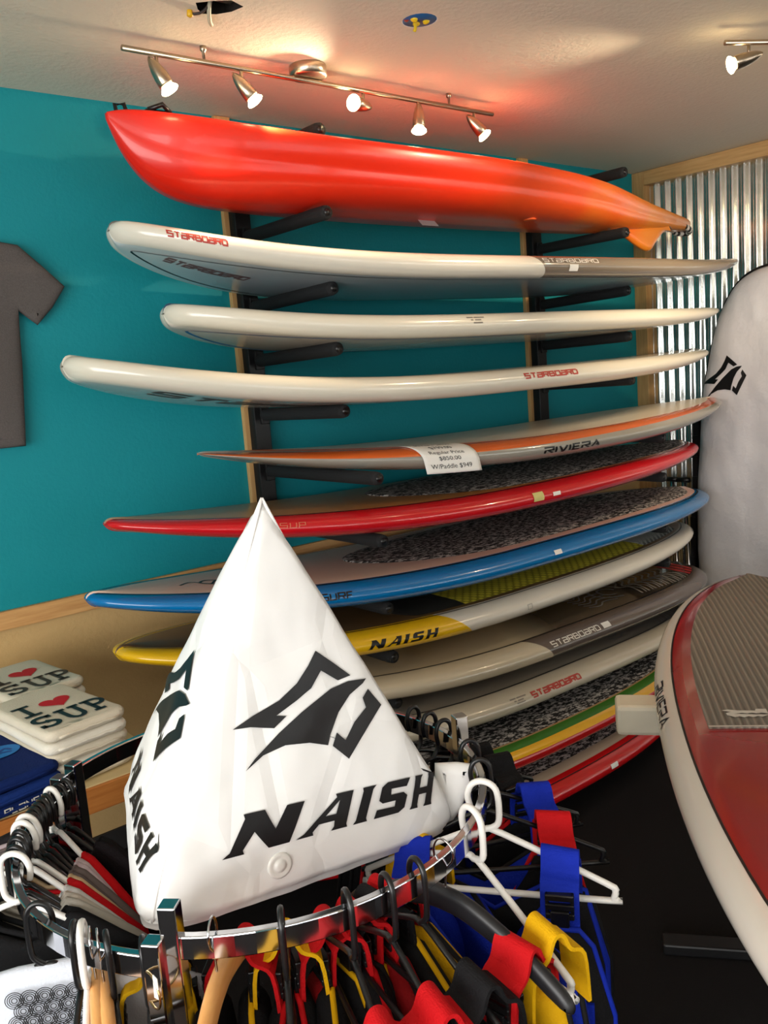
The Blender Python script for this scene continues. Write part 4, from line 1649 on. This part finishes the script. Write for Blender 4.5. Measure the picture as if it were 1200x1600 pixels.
ev, ef = refine2d(poly(EMBLEM, 9e9), 24)
ec = [face_coord(170 + a / 2, 760 + b_ / 2) for a, b_ in ev]
nv, nf = refine2d(naish_word(1.0, shear=0.0), .2)
nx0, nx1 = min(v[0] for v in nv), max(v[0] for v in nv)
SMAP = [(0, 0), (.215, .33), (.43, .58), (.565, .70), (.77, .87), (1, 1)]


def s_of(v):
    for (a, fa), (b_, fb) in zip(SMAP, SMAP[1:]):
        if v <= b_:
            return fa + (fb - fa) * (v - a) / (b_ - a)
    return 1.0


nc = []
for x, y in nv:
    q, h_ = s_of((x - nx0) / (nx1 - nx0)), y + .5
    nc.append(face_coord(346 + 331 * q + h_ * (20 - 18 * q), 1343 - 89 * q - h_ * (68 - 19 * q)))
for fk in ('front', 'left'):
    fc = faces[fk]
    mesh('emblem', [on_face(fc, *q) - CEN for q in ec], ef, TXT_BLK, by, False)
    mesh('lettering', [on_face(fc, *q) - CEN for q in nc], nf, TXT_BLK, by, False)
h = FB.ray_cast(CAM_POS, sight(437, 1352))
if h[0] is not None:
    q = Vector((0, 0, 1)).rotation_difference(h[1] if h[1].dot(h[0] - CEN) > 0 else -h[1]).to_matrix().to_4x4()
    MB().lathe([(.021, .0), (.021, .002), (.017, .0035), (.013, .002), (.010, .002), (.009, .005), (.003, .005)], Matrix.Translation(h[0] - CEN) @ q, 18).build('valve', plain((238, 236, 232), .2), by, True)

# ------------------------------------------------------------------ round chrome clothes rack
RC = Vector((-3.91, -1.82, 0))
RR = .40
ZR, ZL = 1.02, .99


def rim(a, z, rad=RR):
    return Vector((RC.x + rad * math.cos(a), RC.y + rad * math.sin(a), z))


rk = thing('clothes_rack', 'round chrome clothes rack with three curved rails in the foreground', 'clothes rack', RC)
D = math.radians
for a0, a1, z in ((D(222.5), D(341), ZR), (D(121), D(219.5), ZL), (D(343), D(478), ZR)):
    n = 30
    pth = [rim(a0 + (a1 - a0) * k / n, z - .017) - RC for k in range(n + 1)]
    MB().tube(pth, .01, flat=(.013, .034), up=(0, 0, 1)).build('rail', CHROME, rk, False, .002)
for a, z, ra in ((222.5, ZR + .045, RR), (219.3, ZL + .03, RR + .012), (341.5, ZR + .05, RR + .004), (119.6, ZR + .012, RR), (122.4, ZL + .022, RR + .02)):
    p = rim(D(a), 0, ra) - RC
    M = Matrix.Translation(p) @ Matrix.Rotation(D(a), 4, 'Z')
    MB().box(-.0125, .0125, -.0125, .0125, .06, z, M).build('post', CHROME, rk, False, .002)
    MB().box(-.02, .02, -.02, .02, .0, .058, M).build('foot', BLKPLAST, rk, False, .004)
for a0, a1 in ((222, 341), (341, 480), (120, 222)):
    pth = [rim(D(a0 + (a1 - a0) * k / 16), .10) - RC for k in range(17)]
    MB().tube(pth, .009, 8).build('lower_hoop', CHROME, rk, True)
kr_ = thing('key_ring', 'brass split ring with white paper tag hanging on the front rack post', 'ring', rim(D(219.3), ZL + .0, RR + .03))
MB().tube([(.0, .024 * math.cos(k * PI / 12), -.03 + .024 * math.sin(k * PI / 12)) for k in range(24)], .0017, 8, True).build('ring', plain((190, 160, 110), .25, 1.0), kr_, True)
V, F = pillow([(-.006, 0), (.006, 0), (.009, -.035), (-.007, -.03)], .003, .003, .02)
mesh('paper_tag', [Vector((v.z, v.x - .016, v.y - .002)) for v in V], F, PAPER, kr_)

# ---- hangers and garments -------------------------------------------------
HK = [(-.022, -.026), (-.025, -.006), (-.017, .012), (.0, .019), (.018, .012), (.026, -.006), (.026, -.050), (.016, -.063), (.0, -.068)]
HKN = [(-.015, -.030), (-.018, -.008), (-.012, .010), (.0, .016), (.012, .010), (.018, -.008), (.018, -.060), (.010, -.076), (.0, -.084)]
FR = [(.0, -.068), (.03, -.074), (.195, -.150), (.212, -.163), (.207, -.178), (.19, -.182), (-.19, -.182), (-.207, -.178), (-.212, -.163), (-.195, -.150), (-.03, -.074)]


def on_rack(deg, z, twist=0.0, slide=0.0):
    """frame of a hanger hooked over the rail: local x = outwards, z = up"""
    return Matrix.Translation(rim(D(deg), z + .004, RR + slide)) @ Matrix.Rotation(D(deg + twist), 4, 'Z')


MESH_CACHE = {}


def share(key, maker, name, mat, parent):
    """alike parts share one mesh"""
    if key not in MESH_CACHE:
        o = maker()
        MESH_CACHE[key] = o.data
        return o
    return link(bpy.data.objects.new(name, MESH_CACHE[key]), parent)


def tube_hanger(M, label, mat, group, r=.0048, key='b'):
    o = thing('hanger', label, 'hanger', group=group, mw=M)
    share(('hook', key), lambda: MB().tube(spline([(x, 0, z) for x, z in (HKN if key == 'b' else HK)], 4), r, 8).build('hook', mat, o, True), 'hook', mat, o)
    share(('frame', key), lambda: MB().tube(spline([(x, 0, z - (.016 if key == 'b' else 0)) for x, z in FR], 3, True), r, 8, True).build('frame', mat, o, True), 'frame', mat, o)
    return o


def wide_hanger(M, label, mat, group, key='w'):
    o = thing('hanger', label, 'hanger', group=group, mw=M)
    HW = [(-.018, -.020), (-.019, -.002), (-.010, .014), (.004, .016), (.017, .006), (.016, -.012), (.004, -.028), (.0, -.045), (.0, -.075)]
    share(('whook', 'c'), lambda: MB().tube(spline([(x, 0, z) for x, z in HW], 4), .0018, 8).build('hook', CHROME, o, True), 'hook', CHROME, o)

    def mk():
        ol_ = sp2([(0, -.060), (.05, -.066), (.13, -.098), (.20, -.140), (.215, -.165), (.195, -.168), (.12, -.130), (.04, -.104), (0, -.100), (-.04, -.104), (-.12, -.130), (-.195, -.168), (-.215, -.165), (-.20, -.140), (-.13, -.098), (-.05, -.066)], 3, True)
        V, F = pillow(ol_, .020, .012, .03)
        return mesh('shoulders', [Vector((v.x, v.z, v.y)) for v in V], F, mat, o)
    share(('shoulders', key), mk, 'shoulders', mat, o)
    return o


SH = [(.080, -.086), (.10, -.088), (.16, -.115), (.228, -.150), (.252, -.24), (.272, -.335), (.215, -.35), (.206, -.29), (.210, -.50), (.215, -.72)]


def shirt(M, label, rgb, group=None, seed=0, thick=.024, scoop=True, rough=.9, cat='shirt', mat=None):
    o = thing('hanging_shirt', label, cat, group=group, mw=M)
    ol_ = SH + [(-x, z) for x, z in SH[::-1]] + ([(-.05, -.125), (0, -.140), (.05, -.125)] if scoop else [(-.04, -.080), (.04, -.080)])
    V, F = pillow(ol_, thick, .014, .045, wave=lambda x, z: .005 * math.sin(21 * x + seed) * min(1, max(0, (-z - .12) * 5)) + .004 * noise.noise(Vector((x * 8, z * 8, seed))))
    mt = mat or plain(rgb, rough, var=.05, bump=.3, bscale=260, spec=.15)
    mesh('cloth', [Vector((v.x, v.z, v.y)) for v in V], F, mt, o)
    MB().tube([(-.080, 0, -.088), (-.05, -.010, -.122), (0, -.012, -.136), (.05, -.010, -.122), (.080, 0, -.088)], .005, 8).build('collar', mt, o, True)
    return o


WEB = {}


def strap_mesh(z_top, drop, w, th=.005, spread=.035):
    pth = [(0, -spread - .01, z_top - drop), (0, -spread, z_top - drop * .5), (0, -.016, z_top - .03), (0, -.009, z_top), (0, .0, z_top + .008), (0, .009, z_top), (0, .016, z_top - .03), (0, spread, z_top - drop * .5), (0, spread + .01, z_top - drop)]
    return MB().tube(spline(pth, 4), .01, flat=(w, th), up=(0, 0, 1)), pth


def vest(M, label, strap, body, trim, face=1, panel_side=None, group='life vests on the rack', sx=.125, w=.062, low=-.225, buckle=True):
    """life vest: two webbing shoulder straps over the hanger, foam front and back panels with piping"""
    o = thing('life_vest', label, 'life vest', group=group, mw=M)
    sm = plain(strap, .75, var=.05, bump=.4, bscale=350, spec=.2)
    bmx = plain(body, .8, var=.08, bump=.4, bscale=300, spec=.2)
    tm = plain(trim, .7, var=.04, spec=.2)
    for s_ in (-1, 1):
        zt = -.105
        V, F = [], []
        P_ = spline([(0, -.055, low), (0, -.048, low + .08), (0, -.022, zt - .02), (0, -.010, zt + .004), (0, 0, zt + .010), (0, .010, zt + .004), (0, .022, zt - .02), (0, .048, low + .08), (0, .055, low)], 4)
        for i, p in enumerate(P_):
            tt = (P_[min(i + 1, len(P_) - 1)] - P_[max(i - 1, 0)]).normalized()
            nn = Vector((0, tt.z, -tt.y))
            sl = -s_ * .012
            for dx, dn in ((-w / 2, -.003), (w / 2, -.003), (w / 2, .003), (-w / 2, .003)):
                V.append(Vector((s_ * sx + dx, p.y, p.z + sl * dx * 10)) + nn * dn)
        for i in range(len(P_) - 1):
            for k in range(4):
                F.append((i * 4 + k, i * 4 + (k + 1) % 4, i * 4 + 4 + (k + 1) % 4, i * 4 + 4 + k))
        F += [(3, 2, 1, 0), tuple(len(V) - 4 + k for k in range(4))]
        st = mesh('shoulder_strap', V, F, sm, o, False)
        if buckle:
            for f_ in (-1, 1):
                mb_ = MB()
                for dz in (0, .016, .032):
                    mb_.box(s_ * sx - .023, s_ * sx + .023, f_ * .053 - .007, f_ * .053 + .007, -.185 + dz, -.174 + dz)
                for dx in (-.023, .017):
                    mb_.box(s_ * sx + dx, s_ * sx + dx + .006, f_ * .053 - .006, f_ * .053 + .006, -.185, -.142)
                mb_.box(s_ * sx - .015, s_ * sx + .015, f_ * .058 - .004, f_ * .058 + .004, -.235, -.17)
                mb_.build('buckle', BLKPLAST, st, False, .002)
    for f_, segs in ((-1, ((-.205, -.012), (.012, .205))), (1, ((-.19, .19),))):
        for x0, x1 in segs:
            ol_ = [(x0 + .01, low - .28), (x1 - .01, low - .28), (x1, low - .24), (x1, low - .12)]
            if x0 < 0 < x1:
                ol_ += [(x1 - .03, low + .02), (x1 - .09, low + .03), (0, low - .03), (x0 + .09, low + .03), (x0 + .03, low + .02)]
            elif x1 > 0:
                ol_ += [(x1 - .03, low), (x1 - .05, low + .025), (x0 + .08, low + .025), (x0 + .03, low - .05)]
            else:
                ol_ += [(x1 - .03, low - .05), (x1 - .08, low + .025), (x0 + .05, low + .025), (x0 + .03, low)]
            ol_ += [(x0, low - .12), (x0, low - .24)]
            V, F = pillow(ol_, .05, .03, .06)
            pn = mesh('foam_panel', [Vector((v.x, v.z + f_ * .058, v.y)) for v in V], F, bmx, o)
            MB().tube([(x, f_ * .06, z) for x, z in ol_], .005, 6, True).build('piping', tm, pn, True)
            if x1 - x0 < .3:
                MB().box(x0 + .03, x1 - .03, f_ * .084 - .004, f_ * .084 + .003, low - .12, low - .085).build('belt', tm if strap != trim else sm, pn)
    return o


GB = 'black hangers packed on the left rail'
# left rail, back part: tightly packed shirts
left = [  # deg, hanger colour, shirt colour, shirt label
    (123.5, 'b', (24, 22, 24), 'black shirt hanging closest to the rear rack post'),
    (126.5, 'b', (30, 26, 30), 'black shirt hanging second from the rear rack post'),
    (129.5, 'w', (190, 14, 22), 'bright red shirt on a white hanger behind the buoy'),
    (132.2, 'b', (196, 178, 182), 'pale mauve shirt hanging next to the red shirt'),
    (134.6, 'b', (188, 170, 176), 'second pale mauve shirt in the packed row'),
    (137.0, 'b', (104, 92, 90), 'taupe grey shirt in the packed row'),
    (139.2, 'b', (96, 86, 86), 'darker taupe shirt in the packed row'),
    (141.4, 'b', (198, 172, 136), 'sand coloured shirt in the packed row'),
    (143.8, 'w', (180, 16, 24), 'red shirt between the sand shirt and the white shirt'),
    (147.0, 'w', (206, 202, 200), 'white shirt with a black brushstroke print in the packed row'),
    (150.6, 'b', (186, 176, 164), 'light grey beige shirt in the packed row'),
    (154.0, 'b', (172, 166, 156), 'beige shirt right behind the black jackets'),
    (158.0, 'b', (20, 20, 22), 'black jacket hanging next to the beige shirts'),
    (162.0, 'w', (26, 26, 28), 'black jacket on a white hanger at the left frame edge'),
]
for k, (dg, hc_, rgb, lab) in enumerate(left):
    M = on_rack(dg, ZL, (-30 if k > 1 else -12) + (k % 3) * 1.5)
    if hc_ == 'b':
        tube_hanger(M, 'black plastic hanger holding the ' + lab.replace('hanging ', ''), BLKPLAST, GB, .0046, 'b')
    else:
        wl = {129.5: 'white plastic hanger holding the bright red shirt', 143.8: 'white plastic hanger holding the red shirt beside the white one', 147.0: 'white plastic hanger holding the printed white shirt', 162.0: 'white plastic hanger holding a black jacket'}[dg]
        tube_hanger(M, wl, WHTPLAST, 'white plastic hangers', .0052, 'wh')
    g = shirt(M, lab, rgb, 'shirts on the left rail', k * 1.7)
    if dg == 147.0:
        V, F = refine2d(stroke2d(sp2([(-.03, .02), (-.01, -.01), (.01, -.02), (.04, -.01), (.03, -.035)], 5), .006), .02)
        for y_ in (-.016, .016):
            mesh('brush_print', [Vector((-.10 + x * 1.4, y_, -.19 + z * 1.6)) for x, z in V], F, TXT_BLK, g, False)

# left rail, front part: garments nearest the camera
SPI = []
for k in range(24):
    cx_, cz_ = -.05 + .021 * (k % 6) + .010 * ((k // 6) % 2), -.365 + .019 * (k // 6)
    for q in (.013, .010, .007, .004):
        SPI.append(stroke2d([(cx_ + q * math.cos(j_ * PI / 9), cz_ + q * math.sin(j_ * PI / 9)) for j_ in range(18)], .0013, True))
SPV, SPF = merge2d(SPI)
M = on_rack(186.0, ZL, -36)
tube_hanger(M, 'black plastic hanger at the left frame edge, carrying the swirl print shirt', BLKPLAST, 'front left hangers', .0048, 'b')
g = shirt(M, 'pale white shirt with black swirl print at the lower left', (214, 220, 232), None, 3.3, scoop=False)
SWIRL = g
M = on_rack(199.0, ZL, 40)
tube_hanger(M, 'black plastic hanger at the front left, just left of the white one', BLKPLAST, 'front left hangers', .0048, 'b')
g = SWIRL
for y_ in (-.020, .020):
    mesh('swirl_print', [Vector((x - .02, y_, z + .19)) for x, z in SPV], SPF if y_ > 0 else [f_[::-1] for f_ in SPF], TXT_BLK, g, False)
M = on_rack(201.4, ZL, 42)
tube_hanger(M, 'white plastic hanger at the front left, between a black one and two wooden ones', WHTPLAST, 'front left hangers', .0052, 'wh')
M = on_rack(203.6, ZL, 45)
wide_hanger(M, 'wooden hanger with wire hook right beside the white front hanger', HANGER_WOOD, 'front left hangers', 'wd')
M = on_rack(205.6, ZL, 45)
wide_hanger(M, 'wooden hanger with wire hook next to the second black front hanger', HANGER_WOOD, 'front left hangers', 'wd')
shirt(M, 'white shirt on a wooden hanger at the front left', (216, 216, 220), None, 5.1)
M = on_rack(207.8, ZL, 45)
tube_hanger(M, 'black plastic hanger right of the two wooden front hangers', BLKPLAST, 'front left hangers', .0048, 'b')
M = on_rack(216.0, ZL, 28)
tube_hanger(M, 'black plastic hanger nearest the front rack post on the left rail', BLKPLAST, 'front left hangers', .0048, 'b')
vest(M, 'yellow topped life vest left of the front rack post', (226, 176, 10), (24, 24, 26), (226, 176, 10), low=-.22)

# right rail: life vests
RED, YEL, BLU, BK = (198, 14, 22), (232, 178, 8), (16, 44, 176), (22, 22, 25)
M = on_rack(230.2, ZR, -4)
wide_hanger(M, 'wooden hanger with wire hook just right of the front rack post', HANGER_WOOD, 'front right hangers', 'wd')
vest(M, 'red and black life vest on the wooden hanger by the front post', RED, BK, RED)
M = on_rack(243.3, ZR, -5)
tube_hanger(M, 'black hanger holding the yellow strapped vest in the middle of the front rail', BLKPLAST, 'front right hangers', .0048, 'b')
vest(M, 'yellow strapped black life vest in the middle of the front rail', YEL, BK, YEL, w=.05)
M = on_rack(256.5, ZR, -6)
tube_hanger(M, 'black hanger holding the red vest below the NAISH lettering', BLKPLAST, 'front right hangers', .0048, 'b')
vest(M, 'red life vest with black panels below the NAISH lettering', RED, BK, RED)
M = on_rack(265.5, ZR, -7)
tube_hanger(M, 'black hanger between two red strapped vests', BLKPLAST, 'front right hangers', .0048, 'b')
vest(M, 'life vest with a red strap and black buckle left of the yellow piped vest', RED, (150, 14, 20), BK)
M = on_rack(273.5, ZR, -8)
tube_hanger(M, 'black hanger holding the yellow piped vest', BLKPLAST, 'front right hangers', .0048, 'b')
vest(M, 'black life vest with yellow piping at the lower centre right', BK, BK, YEL)
M = on_rack(282.5, ZR, -5)
wide_hanger(M, 'black wide shouldered hanger with wire hook and size tag', plain((26, 26, 30), .4), 'front right hangers', 'bk')
vest(M, 'red strapped life vest with yellow panels on the wide black hanger', RED, YEL, BK)
M = on_rack(296.5, ZR, -34)
tube_hanger(M, 'white plastic hanger with a yellow strapped vest, nearer the camera', WHTPLAST, 'white plastic hangers', .0056, 'wb')
vest(M, 'blue life vest with yellow shoulder straps on a white hanger', YEL, BLU, BK, sx=.165, w=.055, buckle=False)
M = on_rack(309.5, ZR, -4)
tube_hanger(M, 'white plastic hanger with a blue strapped vest, nearer the stacked boards', WHTPLAST, 'white plastic hangers', .0056, 'wb')
vest(M, 'blue life vest with blue straps and black buckles on a white hanger', BLU, BK, BLU)
M = on_rack(322.0, ZR, -2)
tube_hanger(M, 'black hanger holding the red strapped vest furthest right', BLKPLAST, 'front right hangers', .0048, 'b')
vest(M, 'red strapped blue life vest furthest right on the rack', RED, BLU, BK)
M = on_rack(334.0, ZR, 0)
tube_hanger(M, 'black hanger right beside the rear right rack post', BLKPLAST, 'front right hangers', .0048, 'b')
vest(M, 'dark blue life vest beside the rear right rack post', BLU, BK, RED)
for dg, lab in ((350, 'black hanger on the back rail, nearest the rear right post'), (357, 'black hanger on the back rail, second from the rear right post'), (4, 'black hanger on the back rail, closest to the buoy')):
    M = on_rack(dg, ZR, 0)
    tube_hanger(M, lab, BLKPLAST, 'back rail hangers', .0048, 'b')
    vest(M, lab.replace('black hanger', 'black life vest'), BK, BK, RED if dg == 350 else BK)
